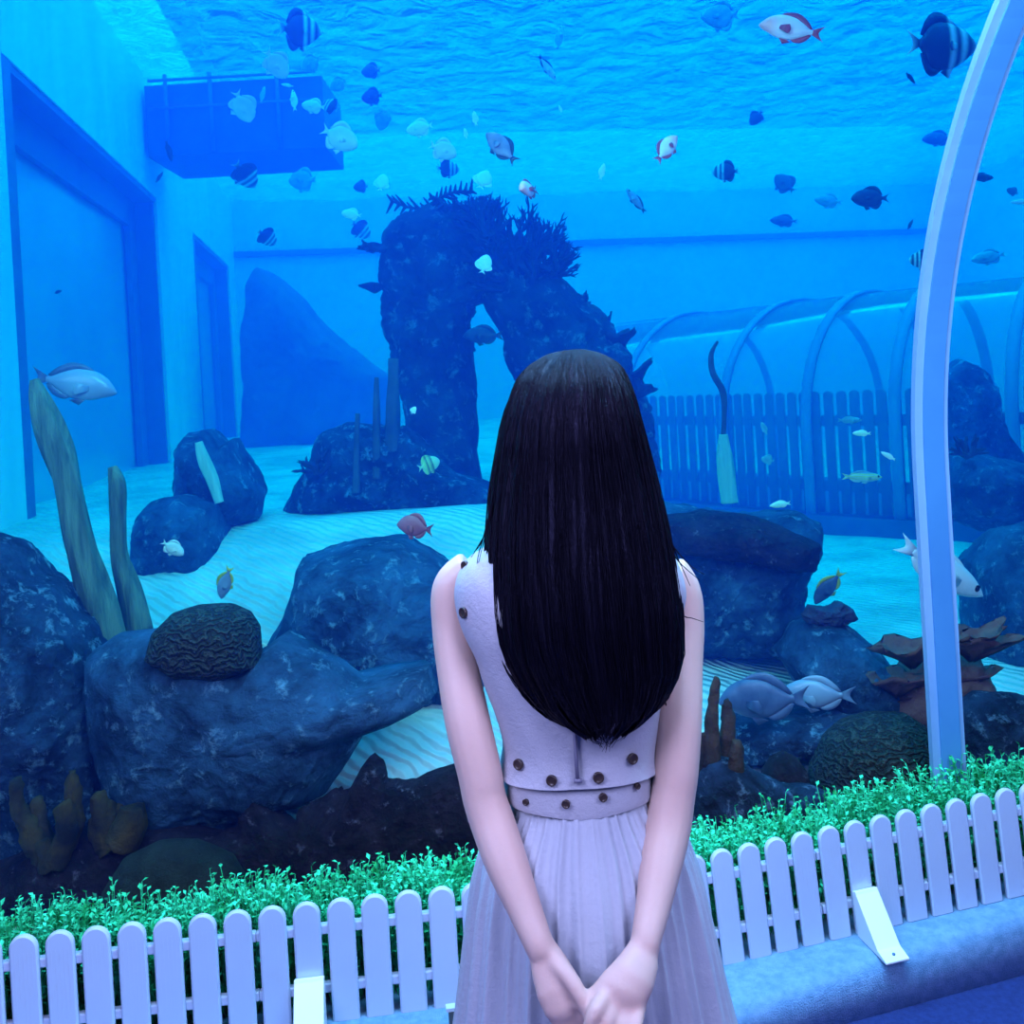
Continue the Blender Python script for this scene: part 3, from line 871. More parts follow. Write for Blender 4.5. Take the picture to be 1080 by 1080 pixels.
# artificial hedge behind the fence
M_leaf = mat('plastic leaves', (0.010, 0.38, 0.10), (0.06, 0.95, 0.50), 16, 0.6, trans=0.0, spec=0.15)


def hedge(name, label, x0, x1, n, seed):
    rnd = random.Random(seed); b = MB()
    for i in range(n):
        x = rnd.uniform(x0, x1)
        yg = P0.y + (x - P0.x) * U.y / U.x - 0.035
        yf = (2.358 + (x + 1.198) * 0.117 if x < 0.3 else 2.58 + (x - 0.476) * 0.177) + 0.04
        t = rnd.uniform(0.2, 1)
        base = Vector((x, yf + (yg - yf) * t, ledge_z(x)))
        clump = noise.noise(Vector((x * 5, t * 2, seed)))
        hgt = 0.262 + 0.06 * clump + rnd.uniform(-0.06, 0.03)
        lean = Vector((rnd.uniform(-0.3, 0.3), rnd.uniform(-0.2, 0.2), 1)).normalized()
        b.tube([base, base + lean * hgt], [0.0015, 0.001], 3, caps=False)
        for k in range(14):
            f = 1 - 0.06 * k * rnd.uniform(0.8, 1.2)
            c = base + lean * (hgt * f)
            a = rnd.uniform(0, 2 * PI); el = rnd.uniform(0.1, 0.9)
            d = Vector((math.cos(a) * math.cos(el), math.sin(a) * math.cos(el), math.sin(el)))
            s = d.cross(Vector((0, 0, 1))).normalized(); u = s.cross(d)
            L = rnd.uniform(0.011, 0.019); W = L * 0.36
            q = len(b.v)
            b.v += [c, c + d * L * 0.5 + s * W + u * 0.002, c + d * L, c + d * L * 0.5 - s * W + u * 0.002]
            b.f.append((q, q + 1, q + 2, q + 3))
    return tag(b.build(name, M_leaf, smooth=False), label, 'hedge', None, 'stuff')


hedge('artificial_hedge', 'green artificial hedge strip behind the fence on the finger coral side', -1.5, 0.05, 2600, 3)
hedge('artificial_hedge', 'green artificial hedge strip behind the fence on the arch rib side', 0.06, 1.75, 2600, 4)

# black low box on the ledge next to the dress
bx = tag(empty('floor_box', (-0.16, 2.36, 0.10)), 'low black box with a pale rim on the ledge beside the dress', 'box')
Mx = Matrix.Translation((-0.13, 2.37, 0.10)) @ Matrix.Rotation(math.radians(8), 4, 'Z')
b = MB().box((-0.1, -0.10, 0.0), (0.2, 0.03, 0.045), Mx); under(bevel(b.build('box_body', mat('black box', (0.01, 0.01, 0.015), None, rough=0.5), None, smooth=False), 0.004), bx, Matrix.Translation((0.16, -2.36, -0.10)))
b = MB().box((-0.105, 0.015, 0.0451), (0.205, 0.035, 0.053), Mx); under(b.build('rim', M_white, None, smooth=False), bx, Matrix.Translation((0.16, -2.36, -0.10)))
# ------------------------------------------------------------------ fish
c_ = lambda *a: lin(*a)[:3]
FM = {}
FM['silver'] = stripes('silver scales', [(0.0, (0.16, 0.22, 0.34)), (0.5, (0.34, 0.42, 0.54)), (1.0, (0.26, 0.32, 0.44))], 'X', 0.3)
FM['white'] = mat('white fish skin', (0.8, 0.86, 0.86), (0.9, 0.93, 0.92), 6, 0.4)
FM['pale'] = mat('pale fish skin', (0.62, 0.85, 0.72), (0.9, 0.98, 0.85), 4, 0.45)
FM['faint'] = mat('dull pale fish skin', (0.25, 0.4, 0.45), (0.4, 0.58, 0.6), 4, 0.5)
FM['mint'] = mat('mint fish skin', (0.45, 0.98, 0.7), (0.7, 1.0, 0.8), 4, 0.45)
FM['dark'] = mat('dark fish skin', (0.02, 0.03, 0.07), (0.05, 0.07, 0.12), 5, 0.5)
FM['dim'] = mat('dim fish skin', (0.05, 0.1, 0.2), (0.08, 0.14, 0.24), 4, 0.5)
D, W_ = (0.025, 0.035, 0.08), (0.75, 0.85, 0.8)
FM['banded'] = stripes('banded fish skin', [(0.0, W_), (0.2, D), (0.55, D), (0.62, W_), (0.70, D), (0.78, W_), (0.86, D), (1.0, W_)], 'X', 0.5)
for e in FM['banded'].node_tree.nodes:
    if e.type == 'VALTORGB': e.color_ramp.interpolation = 'EASE'
FM['pink'] = stripes('pink snapper skin', [(0.0, (0.6, 0.2, 0.3)), (0.2, (0.7, 0.7, 0.72)), (0.7, (0.85, 0.72, 0.76)), (0.84, (1.0, 0.5, 0.5)), (1.0, (1.0, 0.4, 0.4))], 'X', 0.35)
FM['dusk'] = mat('dusky pink skin', (0.22, 0.2, 0.3), (0.42, 0.34, 0.44), 5, 0.45)
FM['red'] = stripes('dusky red fish skin', [(0.0, (0.22, 0.05, 0.08)), (0.5, (0.38, 0.1, 0.12)), (1.0, (0.45, 0.16, 0.2))], 'X', 0.45)
FM['redfin'] = mat('dark red fin', (0.35, 0.04, 0.10), (0.5, 0.08, 0.14), 6, 0.5)
FM['yellow'] = stripes('yellow barred skin', [(0.0, (0.8, 0.85, 0.7)), (0.35, (0.85, 0.8, 0.2)), (0.45, (0.1, 0.12, 0.1)), (0.5, (0.85, 0.85, 0.3)), (0.65, (0.12, 0.14, 0.1)), (0.7, (0.85, 0.85, 0.4)), (1.0, (0.8, 0.8, 0.6))], 'X', 0.4)
FM['lined'] = stripes('yellow lined skin', [(0.0, (0.6, 0.8, 0.8)), (0.3, (0.6, 0.8, 0.8)), (0.36, (0.75, 0.8, 0.1)), (0.44, (0.5, 0.75, 0.8)), (0.55, (0.78, 0.82, 0.1)), (0.62, (0.5, 0.75, 0.8)), (0.7, (0.75, 0.8, 0.2)), (0.78, (0.2, 0.4, 0.5))], 'Z', 0.4, scale=3.2)
FM['grey'] = mat('grey fish skin', (0.05, 0.09, 0.18), (0.12, 0.18, 0.3), 3, 0.45)
FM['yfin'] = mat('yellow fin', (0.6, 0.55, 0.05), (0.75, 0.68, 0.1), 6, 0.5)
FM['eye'] = mat('fish eye', (0.004, 0.004, 0.006), None, rough=0.15)

# body profiles: (x along the fish, back height, belly depth), nose at x = 0.5, root of tail at -0.3
SHAPES = {
    'round': ([(0.5, .02, .03), (0.47, .09, .09), (0.40, .19, .17), (0.28, .27, .25), (0.12, .31, .30), (-0.04, .30, .30), (-0.17, .23, .24), (-0.26, .11, .12), (-0.32, .05, .05)], 0.18, 0.34),
    'bat': ([(0.5, .02, .02), (0.45, .12, .08), (0.36, .24, .18), (0.2, .33, .31), (0.0, .36, .38), (-0.16, .29, .32), (-0.27, .12, .13), (-0.32, .06, .06)], 0.16, 0.42),
    'snapper': ([(0.5, .0, .02), (0.45, .06, .06), (0.36, .14, .10), (0.2, .2, .16), (0.0, .19, .17), (-0.15, .12, .11), (-0.26, .05, .05), (-0.32, .035, .035)], 0.16, 0.2),
    'slender': ([(0.5, .005, .005), (0.43, .045, .045), (0.3, .09, .09), (0.1, .115, .115), (-0.1, .09, .09), (-0.24, .045, .045), (-0.32, .025, .025)], 0.12, 0.12),
}


def fish_meshes(shape):
    prof, thick, fin = SHAPES[shape]
    pr = catmull(prof, 4)
    body = MB(); n = 16; rows = []
    for x, t, bl in pr:
        h = (t + bl) / 2 + 1e-3; cz = (t - bl) / 2
        ty = thick * 0.5 * min(1, (h / 0.12) ** 0.6) * (0.5 + 0.5 * min(1, max(0.05, (x + 0.4) / 0.6)))
        rows.append([(x, ty * math.copysign(abs(math.cos(2 * PI * k / n)) ** 1.2, math.cos(2 * PI * k / n)), cz + h * math.sin(2 * PI * k / n)) for k in range(n)])
    body.grid(rows, True, True)

    def top_at(x):
        for (xa, ta, ba), (xb, tb, bb) in zip(pr, pr[1:]):
            if xb <= x <= xa:
                f = (xa - x) / (xa - xb + 1e-9); return ta + (tb - ta) * f, ba + (bb - ba) * f
        return 0.03, 0.03

    def sheet(edge_a, edge_b, t=0.008):
        rows = []
        for a, c in zip(edge_a, edge_b):
            a, c = Vector(a), Vector(c); m = a.lerp(c, 0.5)
            rows.append([a + Vector((0, t, 0)), m + Vector((0, t * .7, 0)), c + Vector((0, t * .25, 0)), c - Vector((0, t * .25, 0)), m - Vector((0, t * .7, 0)), a - Vector((0, t, 0))])
        return MB().grid(rows, True, True)
    # tail
    tw = fin * (0.75 if shape in ('round', 'bat') else 1.0)
    ks = [i / 8 for i in range(9)]
    tail = sheet([(-0.30, 0, (k - .5) * 0.07) for k in ks], [(-0.5 + 0.09 * (1 - abs(2 * k - 1) ** 1.5), 0, (k - .5) * 2 * tw * 0.62) for k in ks])
    xs = [0.22 - 0.48 * k for k in ks]
    hf = fin * 0.42
    env = [math.sin(PI * min(1, k * 0.9 + 0.12)) ** 0.6 * (0.55 + 0.6 * k) for k in ks]
    dors = sheet([(x, 0, top_at(x)[0] - 0.015) for x in xs], [(x - 0.05, 0, top_at(x)[0] + hf * e) for x, e in zip(xs, env)])
    xs2 = [0.0 - 0.26 * k for k in ks]
    anal = sheet([(x, 0, -top_at(x)[1] + 0.015) for x in xs2], [(x - 0.05, 0, -top_at(x)[1] - hf * 0.9 * e) for x, e in zip(xs2, env)])
    pel = sheet([(0.17 - 0.06 * k, 0, -top_at(0.15)[1] + 0.015) for k in ks], [(0.1 - 0.12 * k, 0, -top_at(0.15)[1] - hf * (0.9 - 0.5 * k)) for k in ks])
    ty = thick * 0.5
    pecs = []
    for s in (1, -1):
        rows = []
        for k in ks:
            a = Vector((0.2, s * ty * 0.85, 0.01 - 0.05 * k)); c = a + Vector((-0.15 - 0.03 * math.sin(PI * k), s * 0.06, 0.02 - 0.10 * k))
            nrm = Vector((0, 0, 1)).cross(c - a).normalized() * 0.004
            rows.append([a + nrm, c + nrm * .3, c - nrm * .3, a - nrm])
        pecs.append(MB().grid(rows, True, True))
    ez = top_at(0.38)[0] * 0.35
    eyes = [MB().ball((0.385, s * ty * 0.62, ez), (0.028, 0.014, 0.028), 10, 6) for s in (1, -1)]
    return body, tail, dors, anal, pel, pecs, eyes


SH = {k: fish_meshes(k) for k in SHAPES}
FISH_GRP = None


def fish(label, px, py, L, ang, shape, kind, Y, yaw=0.0, flip=False, finm=None, parts=None, hs=1.0, name='fish'):
    """a fish whose nose points along the picture angle ang (degrees, 0 = towards +x, 90 = up)"""
    a = math.radians(ang); dx, dy = math.cos(a), -math.sin(a)
    im = lambda x, y: Vector((x * CR - y * SR, 0, -(x * SR + y * CR)))
    f0 = im(dx, dy); up = im(-dy * -1, 0) if False else im(math.sin(a) * -1, -math.cos(a))
    if up.z < -1e-3 or flip: up = -up
    yw = math.radians(yaw)
    f = (f0 * math.cos(yw) + Vector((0, 1, 0)) * math.sin(yw)).normalized()
    side = up.cross(f).normalized()
    s = L * Y / F / max(math.cos(yw), 0.35)
    M = Matrix((( f.x * s, side.x * s, up.x * s * hs, 0), (f.y * s, side.y * s, up.y * s * hs, 0), (f.z * s, side.z * s, up.z * s * hs, 0), (0, 0, 0, 1)))
    loc = P(px, py, Y)
    body, tail, dors, anal, pel, pecs, eyes = SH[shape]
    fm = FM[finm] if finm else FM[kind]
    big = parts if parts is not None else L >= 24
    if big:
        r = empty(name, loc)
        r.matrix_world = Matrix.Translation(loc) @ M
        body.build('body', FM[kind], r); tail.build('tail_fin', fm, r); dors.build('dorsal_fin', fm, r)
        anal.build('anal_fin', fm, r); pel.build('pelvic_fin', fm, r)
        for q in pecs: q.build('pectoral_fin', fm if finm == 'redfin' else FM[kind], r)
        for q in eyes: q.build('eye', FM['eye'], r)
    else:
        b = MB()
        for q in (body, tail, dors, anal):
            n = len(b.v); b.v += q.v; b.f += [tuple(i + n for i in ff_) for ff_ in q.f]
        r = b.build(name, FM[kind])
        r.matrix_world = Matrix.Translation(loc) @ M
    return tag(r, label, 'fish', 'fish swimming in the aquarium')


#      label, x, y, length, angle, shape, kind, distance, [yaw], {..}
FL = [
    ('dark wide bodied fish with pale bars near the surface, above the dark platform', 316, 32, 44, 0, 'bat', 'banded', 5.2, 20, {}),
    ('pale fish with a tilted body just below the barred fish by the platform', 291, 67, 32, -55, 'round', 'pale', 5.6, 25, {}),
    ('dull pale fish beside the tilted pale one, above the platform rail', 328, 67, 24, 200, 'round', 'faint', 7.0, 20, {}),
    ('pale oval fish hanging head down in front of the dark platform', 256, 112, 30, -70, 'round', 'pale', 5.8, 35, {}),
    ('thin dull fish seen edge on in front of the dark platform', 277, 100, 20, 80, 'slender', 'faint', 6.5, 10, {}),
    ('narrow pale fish standing upright in front of the platform', 310, 106, 26, 100, 'slender', 'pale', 6.0, 20, {}),
    ('plump pale fish swimming level at the end of the dark platform', 331, 112, 27, 170, 'round', 'pale', 6.0, 15, {'hs': 0.75}),
    ('small dark barred fish following the plump pale fish at the platform end', 349, 112, 20, 150, 'round', 'banded', 6.2, 30, {}),
    ('small pale fish at the upper corner of the platform', 357, 89, 20, 200, 'round', 'faint', 6.4, 20, {}),
    ('tiny pale fish along the platform rail', 303, 90, 14, 170, 'slender', 'pale', 6.8, 0, {}),
    ('upper of two small dark fish above the mint fish', 392, 75, 22, 180, 'round', 'dim', 7.0, 20, {}),
    ('lower of two small dark fish above the mint fish', 393, 102, 24, 185, 'round', 'dark', 7.0, 15, {}),
    ('biggest round pale fish, below the end of the dark platform', 358, 145, 40, -25, 'round', 'pale', 5.4, 15, {}),
    ('blurry pale fish between the biggest pale fish and the mint fish', 404, 126, 22, 250, 'round', 'faint', 7.5, 20, {}),
    ('glowing mint green domed fish over the top of the rock arch', 443, 135, 30, 190, 'round', 'mint', 5.6, 15, {'hs': 0.8}),
    ('round pale fish just below the glowing mint fish', 467, 158, 30, -20, 'round', 'pale', 5.6, 15, {}),
    ('dark barred fish right under the round pale fish above the arch', 472, 178, 24, 0, 'round', 'banded', 6.6, 20, {}),
    ('pale fish hanging above the coral on top of the rock arch', 510, 190, 23, 70, 'round', 'pale', 6.0, 35, {}),
    ('small mint fish above the feathery coral of the arch', 403, 193, 20, 80, 'round', 'mint', 6.4, 25, {}),
    ('small dim fish beside the small mint fish above the feathery coral', 381, 197, 17, 180, 'round', 'dim', 7.5, 20, {}),
    ('level mint fish beyond the shoulder of the rock arch', 371, 226, 23, 170, 'round', 'mint', 6.0, 15, {'hs': 0.7}),
    ('dim striped fish just below the level mint fish', 380, 242, 24, -40, 'round', 'banded', 8.2, 20, {}),
    ('small striped fish above the thin ledge of the far wall', 281, 250, 20, -40, 'round', 'banded', 6.8, 40, {}),
    ('white striped fish hanging under the dark platform', 258, 184, 27, -55, 'round', 'banded', 6.2, 40, {}),
    ('large blurry fish under the dark platform', 320, 190, 32, 180, 'round', 'faint', 9.0, 15, {}),
    ('bright pale oval fish in front of the coral on the arch', 511, 279, 22, 75, 'round', 'pale', 5.2, 25, {}),
    ('dusky pink fish diving with its dark tail down, above the arch', 529, 156, 48, 132, 'snapper', 'dusk', 3.7, 20, {'finm': 'dark'}),
    ('pink fish seen head on above the coral crown of the arch', 558, 200, 20, 200, 'snapper', 'pink', 3.3, -65, {'finm': 'redfin', 'parts': True}),
    ('pale slender fish slanting downward near the top', 577, 71, 32, -52, 'slender', 'white', 5.0, 15, {'finm': 'dark'}),
    ('faint striped fish rising near the top beside the slanting slender fish', 590, 40, 30, 80, 'slender', 'faint', 6.0, 20, {}),
    ('small pale upright fish above the dusky pink diving fish', 501, 125, 18, 100, 'slender', 'pale', 5.6, 20, {'hs': 1.3}),
    ('tiny pale fish beside the dusky pink diving fish', 491, 141, 13, 100, 'slender', 'pale', 5.8, 20, {'hs': 1.3}),
    ('tiny pale speck of a fish below the slanting slender fish', 591, 115, 9, 110, 'slender', 'pale', 5.8, 20, {'hs': 1.4}),
    ('small pale fish pointing up in open water over the person', 635, 181, 20, 75, 'slender', 'pale', 5.4, 20, {'hs': 1.2}),
    ('pink headed fish rising in open water with a trailing dark tail', 703, 157, 40, 52, 'snapper', 'pink', 3.3, 25, {'finm': 'redfin'}),
    ('dark backed fish diving up with a forked tail over the head of the person', 671, 212, 34, 125, 'slender', 'silver', 4.8, 15, {'finm': 'dark'}),
    ('pale dim batfish at the top beside the pink snapper', 760, 17, 40, 180, 'bat', 'faint', 5.6, 15, {'hs': 0.85}),
    ('pink and white snapper with dark red fins near the surface', 835, 31, 68, 168, 'snapper', 'pink', 3.05, 8, {'finm': 'redfin'}),
    ('largest dark batfish with pale bars beside the arch rib', 993, 48, 82, 0, 'bat', 'banded', 4.2, 15, {'hs': 0.82}),
    ('small dark fish just below the largest batfish', 960, 82, 17, -40, 'slender', 'dark', 4.6, 20, {}),
    ('dim small fish hanging in open water below the snapper', 798, 124, 18, 230, 'round', 'dim', 6.6, 20, {}),
    ('dark fish with pale tail bars in open water, left of the dim pair', 766, 181, 28, 180, 'round', 'banded', 5.6, 15, {}),
    ('upper dim fish of the open water group, tilted nose down', 828, 194, 26, 130, 'round', 'dim', 6.2, 25, {}),
    ('faint striped fish beside the darkest fish of the open water group', 874, 212, 28, 170, 'round', 'faint', 6.6, 15, {'hs': 0.7}),
    ('darkest round fish of the open water group, closest to the arch rib', 918, 209, 38, 178, 'round', 'dark', 5.0, 12, {'hs': 0.8}),
    ('lower dim fish of the open water group', 827, 233, 28, 175, 'round', 'dim', 7.6, 15, {'hs': 0.6}),
    ('small dark fish above the barred fish tucked behind the rib', 960, 237, 14, 60, 'slender', 'dark', 5.6, 10, {}),
    ('barred fish half hidden behind the inner edge of the arch rib', 973, 274, 26, 180, 'round', 'banded', 5.0, 15, {}),
    ('dark slim fish emerging from behind the outer edge of the rib', 1036, 187, 26, 0, 'slender', 'dark', 5.2, 10, {'hs': 1.3}),
    ('small dark fish beyond the rib, above the white slim one', 1068, 202, 12, 150, 'round', 'dim', 5.6, 20, {}),
    ('white slim fish cut by the picture edge beyond the rib', 1077, 213, 22, 180, 'slender', 'white', 5.0, 10, {}),
    ('dim barred fish beyond the rib above the far tunnel', 1043, 271, 34, 190, 'round', 'faint', 6.4, 15, {'hs': 0.6}),
    ('dim large fish close behind the inner edge of the rib', 989, 146, 30, 180, 'round', 'dim', 7.4, 15, {'hs': 0.7}),
    ('large silver striped fish in front of the first side window', 78, 405, 84, -12, 'snapper', 'silver', 3.7, 15, {'finm': 'grey'}),
    ('tiny dark fish in front of the pane of the first side window', 61, 308, 9, 20, 'slender', 'dark', 6.0, 0, {'hs': 1.5}),
    ('small dark fish in front of the wall above the first side window corner', 178, 159, 22, -80, 'slender', 'dark', 6.0, 20, {}),
    ('small dark fish at the corner of the first side window', 168, 187, 14, 60, 'slender', 'dark', 6.2, 10, {}),
    ('dusky red fish swimming over the sand behind the big boulder', 438, 556, 40, 172, 'snapper', 'red', 3.3, 15, {'hs': 1.4}),
    ('yellow barred fish in front of the reef bed at the arch', 452, 490, 24, 20, 'round', 'yellow', 4.6, 20, {}),
    ('pale striped fish in front of the square edged rock', 182, 578, 25, -40, 'round', 'pale', 4.0, 25, {'hs': 0.8}),
    ('silver fish nosing down at the domed coral', 238, 614, 40, 250, 'snapper', 'silver', 3.6, 20, {'finm': 'yfin', 'hs': 0.9}),
    ('pinkish fish with a dark tail half behind the big boulder', 303, 636, 30, -30, 'slender', 'pink', 4.2, 15, {'finm': 'dark', 'hs': 1.3}),
    ('tiny pale fish beside the domed coral', 279, 681, 12, 150, 'slender', 'pale', 3.5, 10, {'hs': 1.3}),
    ('yellow lined slender fish in front of the far picket fence', 909, 503, 46, -2, 'slender', 'lined', 4.4, 10, {}),
    ('bright pale fish above the yellow lined fish', 909, 457, 19, 180, 'slender', 'mint', 4.8, 10, {'hs': 1.3}),
    ('dull slender fish uppermost of those at the far picket fence', 896, 443, 28, 0, 'slender', 'faint', 5.2, 10, {}),
    ('small pale fish nearest the rib in front of the far picket fence', 937, 481, 17, 150, 'slender', 'pale', 4.8, 10, {'hs': 1.2}),
    ('bright pale fish low over the wide rock ledge', 823, 532, 22, 190, 'slender', 'mint', 4.6, 10, {'hs': 1.3}),
    ('small pale fish upper of two near the turquoise stump', 806, 452, 15, 110, 'slender', 'faint', 5.2, 10, {'hs': 1.5}),
    ('small pale fish lower of two near the turquoise stump', 810, 485, 14, 170, 'round', 'faint', 5.2, 10, {}),
    ('big white silver fish crossing behind the arch rib', 992, 600, 118, -32, 'slender', 'white', 3.6, 12, {'hs': 1.15}),
    ('grey fish with a yellow forked tail nosing down over the sand', 874, 619, 46, 238, 'snapper', 'grey', 3.9, 20, {'finm': 'yfin', 'hs': 0.9}),
    ('big grey blue fish over the sand beside the tube coral', 806, 738, 92, 188, 'snapper', 'grey', 3.35, 18, {'hs': 1.15}),
    ('lighter blue fish overlapping the tail of the big grey blue one', 862, 733, 76, 185, 'snapper', 'silver', 3.45, 18, {}),
    ('dark fish passing through the gap of the rock arch', 510, 354, 44, 180, 'snapper', 'dark', 5.0, 15, {}),
    ('tiny white fish in front of the pillar of the arch', 436, 433, 9, 60, 'round', 'pale', 5.0, 10, {}),
]
for lab, x, y, L, a, sh, kd, Y, yw, kw in FL:
    if kd in ('pale', 'mint'): Y = 3.2 + (Y - 3.2) * 0.5
    fish(lab, x, y, L, a, sh, kd, Y, yw, **kw)
TANK = 6.0
# ------------------------------------------------------------------ person
M_skin = mat('skin', (0.60, 0.42, 0.36), (0.66, 0.47, 0.40), 6, 0.5, 0.06, 120, spec=0.35, trans=0.12)
M_hair = mat('black hair', (0.0015, 0.0014, 0.004), (0.004, 0.0035, 0.009), 40, 0.26, 0.4, 60, stretch=(5, 5, 0.35), spec=0.22)
M_hair.node_tree.nodes['Principled BSDF'].inputs['Specular Tint'].default_value = (0.5, 0.5, 1.0, 1)
M_cloth = mat('cream dress cloth', (0.41, 0.42, 0.49), (0.46, 0.47, 0.53), 5, 0.8, 0.25, 160)
M_chif = mat('cream skirt chiffon', (0.42, 0.46, 0.54), (0.48, 0.52, 0.59), 4, 0.75, 0.2, 120)
M_btn = mat('dark button', (0.03, 0.02, 0.02), (0.06, 0.04, 0.035), 20, 0.35)
M_zip = mat('zipper', (0.2, 0.2, 0.28), None, rough=0.5)
M_shoe = mat('pale shoe', (0.55, 0.5, 0.48), None, rough=0.5)
M_eyew = mat('eye white', (0.8, 0.8, 0.8), None, rough=0.2)
M_iris = mat('brown iris', (0.03, 0.015, 0.01), None, rough=0.1)

XC = 0.067; YC = 1.48
person = tag(empty('person', (XC, YC, 0.0)), 'person seen from behind, long black hair, pale sleeveless dress, hands clasped behind the back', 'person')
qinv = Matrix.Translation(-Vector(person.location))
put = lambda o, root=person, inv=qinv: under(o, root, inv)


def ell(cx, cy, z, a, b, n=40, e=2.3):
    row = []
    for k in range(n):
        t = 2 * PI * k / n
        c, s = math.cos(t), math.sin(t)
        row.append(Vector((cx + a * math.copysign(abs(c) ** (2 / e), c), cy + b * math.copysign(abs(s) ** (2 / e), s), z)))
    return row


def loft(levels, n=40, k=4, e=2.3):
    return [ell(x, y, z, a, b, n, e) for x, y, z, a, b in catmull(levels, k)]


bd = MB()
# trunk with neck
bd.grid(loft([(XC, YC, 0.74, 0.145, 0.10), (XC, YC, 0.82, 0.155, 0.115), (XC, YC, 0.90, 0.145, 0.105), (XC, YC, 1.0, 0.098, 0.078), (XC, YC, 1.11, 0.108, 0.084), (XC, YC - 0.002, 1.20, 0.130, 0.092), (XC, YC, 1.27, 0.142, 0.085), (XC, YC, 1.325, 0.130, 0.066), (XC, YC, 1.352, 0.092, 0.056), (XC + .003, YC + .005, 1.372, 0.058, 0.052), (XC + .006, YC + .012, 1.40, 0.047, 0.05), (XC + .01, YC + .02, 1.45, 0.045, 0.05)]), True, True)
# head (looking away from the viewer, towards the tank)
HX, HY, HZ = XC + 0.015, YC + 0.015, 1.52
rows = []
for i in range(25):
    th = PI * min(max(i / 24, 0.03), 0.97)
    zz = math.cos(th); row = []
    for k in range(36):
        t = 2 * PI * k / 36
        x = math.sin(th) * math.cos(t); y = math.sin(th) * math.sin(t)
        jaw = 1 - 0.22 * max(0, -zz) ** 1.2
        px_, py_, pz_ = x * 0.073 * jaw, y * 0.092 * (1 - 0.12 * max(0, -zz) * (1 if y < 0 else 0.3)), zz * 0.112
        if y > 0:     # face side
            g = lambda cx, cz, sx, sz: math.exp(-((px_ - cx) / sx) ** 2 - ((pz_ - cz) / sz) ** 2)
            py_ += 0.022 * g(0, -0.022, 0.012, 0.02) + 0.008 * g(0, 0.0, 0.008, 0.03) - 0.008 * (g(-0.03, 0.004, 0.014, 0.010) + g(0.03, 0.004, 0.014, 0.010)) + 0.007 * g(0, -0.055, 0.02, 0.007) + 0.006 * g(0, -0.09, 0.02, 0.012)
        row.append(Vector((HX + px_, HY + py_, HZ + pz_)))
    rows.append(row)
bd.grid(rows, True, True)
for s in (1, -1):   # ears
    bd.ball((HX + s * 0.073, HY + 0.002, HZ - 0.005), (0.008, 0.018, 0.03), 10, 8)


def limb(chain, n=14, k=6, flat=1.0, side=None):
    ch = catmull([tuple(map(float, c)) for c in chain], k)
    bd.tube([Vector(c[:3]) for c in ch], [c[3] for c in ch], n, flat, side)


def W4(px, py, Y, r): p = P(px, py, Y); return (p.x, p.y, p.z, r * Y / F)   # pixel radius


armL = [W4(500, 606, 1.51, 28), W4(480, 622, 1.51, 25), W4(478, 660, 1.50, 23), W4(482, 700, 1.48, 22.5), W4(493, 760, 1.45, 24.5), W4(506, 815, 1.432, 24), W4(511, 842, 1.425, 23.5), W4(521, 872, 1.412, 24), W4(535, 912, 1.385, 23), W4(552, 955, 1.355, 19), W4(566, 990, 1.33, 16.5), W4(572, 1004, 1.325, 16)]
armR = [W4(700, 606, 1.51, 28), W4(714, 626, 1.51, 26), W4(718, 660, 1.50, 25), W4(717, 700, 1.48, 24.5), W4(716, 760, 1.45, 24.5), W4(713, 812, 1.432, 24), W4(710, 838, 1.425, 23.5), W4(705, 872, 1.412, 24), W4(697, 912, 1.385, 22.5), W4(689, 955, 1.355, 19), W4(682, 988, 1.33, 16.5), W4(680, 1000, 1.325, 16)]
limb(armL); limb(armR)


def finger(pts, r0, r1):
    ch = catmull(pts, 4); n = len(ch)
    bd.tube([Vector(p) for p in ch], [r0 + (r1 - r0) * i / (n - 1) for i in range(n)], 10)
    bd.ball(ch[-1], r1, 10, 6)


v3 = lambda px, py, Y: tuple(P(px, py, Y))
# left hand: back of the hand to the viewer, fingers going under the other hand
bd.tube([P(572, 1000, 1.325), P(579, 1018, 1.318), P(588, 1040, 1.308), P(597, 1060, 1.303), P(601, 1068, 1.303)], [16 * 1.32 / F, 21 * 1.31 / F, 25 * 1.3 / F, 25 * 1.3 / F, 20 * 1.3 / F], 14, 0.55, side=(1, 0.15, 0.35))
for a, b_, c, d, r in (((613, 1052), (628, 1064), (646, 1078), (660, 1088), 9.0), ((606, 1060), (622, 1078), (640, 1092), (656, 1102), 9.2), ((596, 1067), (611, 1089), (630, 1105), (645, 1113), 8.8), ((584, 1070), (597, 1091), (613, 1107), (626, 1115), 7.6)):
    finger([v3(*a, 1.303), v3(*b_, 1.30), v3(*c, 1.315), v3(*d, 1.325)], r * 1.3 / F, r * 0.72 * 1.3 / F)
finger([v3(584, 1012, 1.315), v3(601, 1032, 1.295), v3(614, 1054, 1.283), v3(623, 1076, 1.28)], 10.5 * 1.3 / F, 7.2 * 1.3 / F)
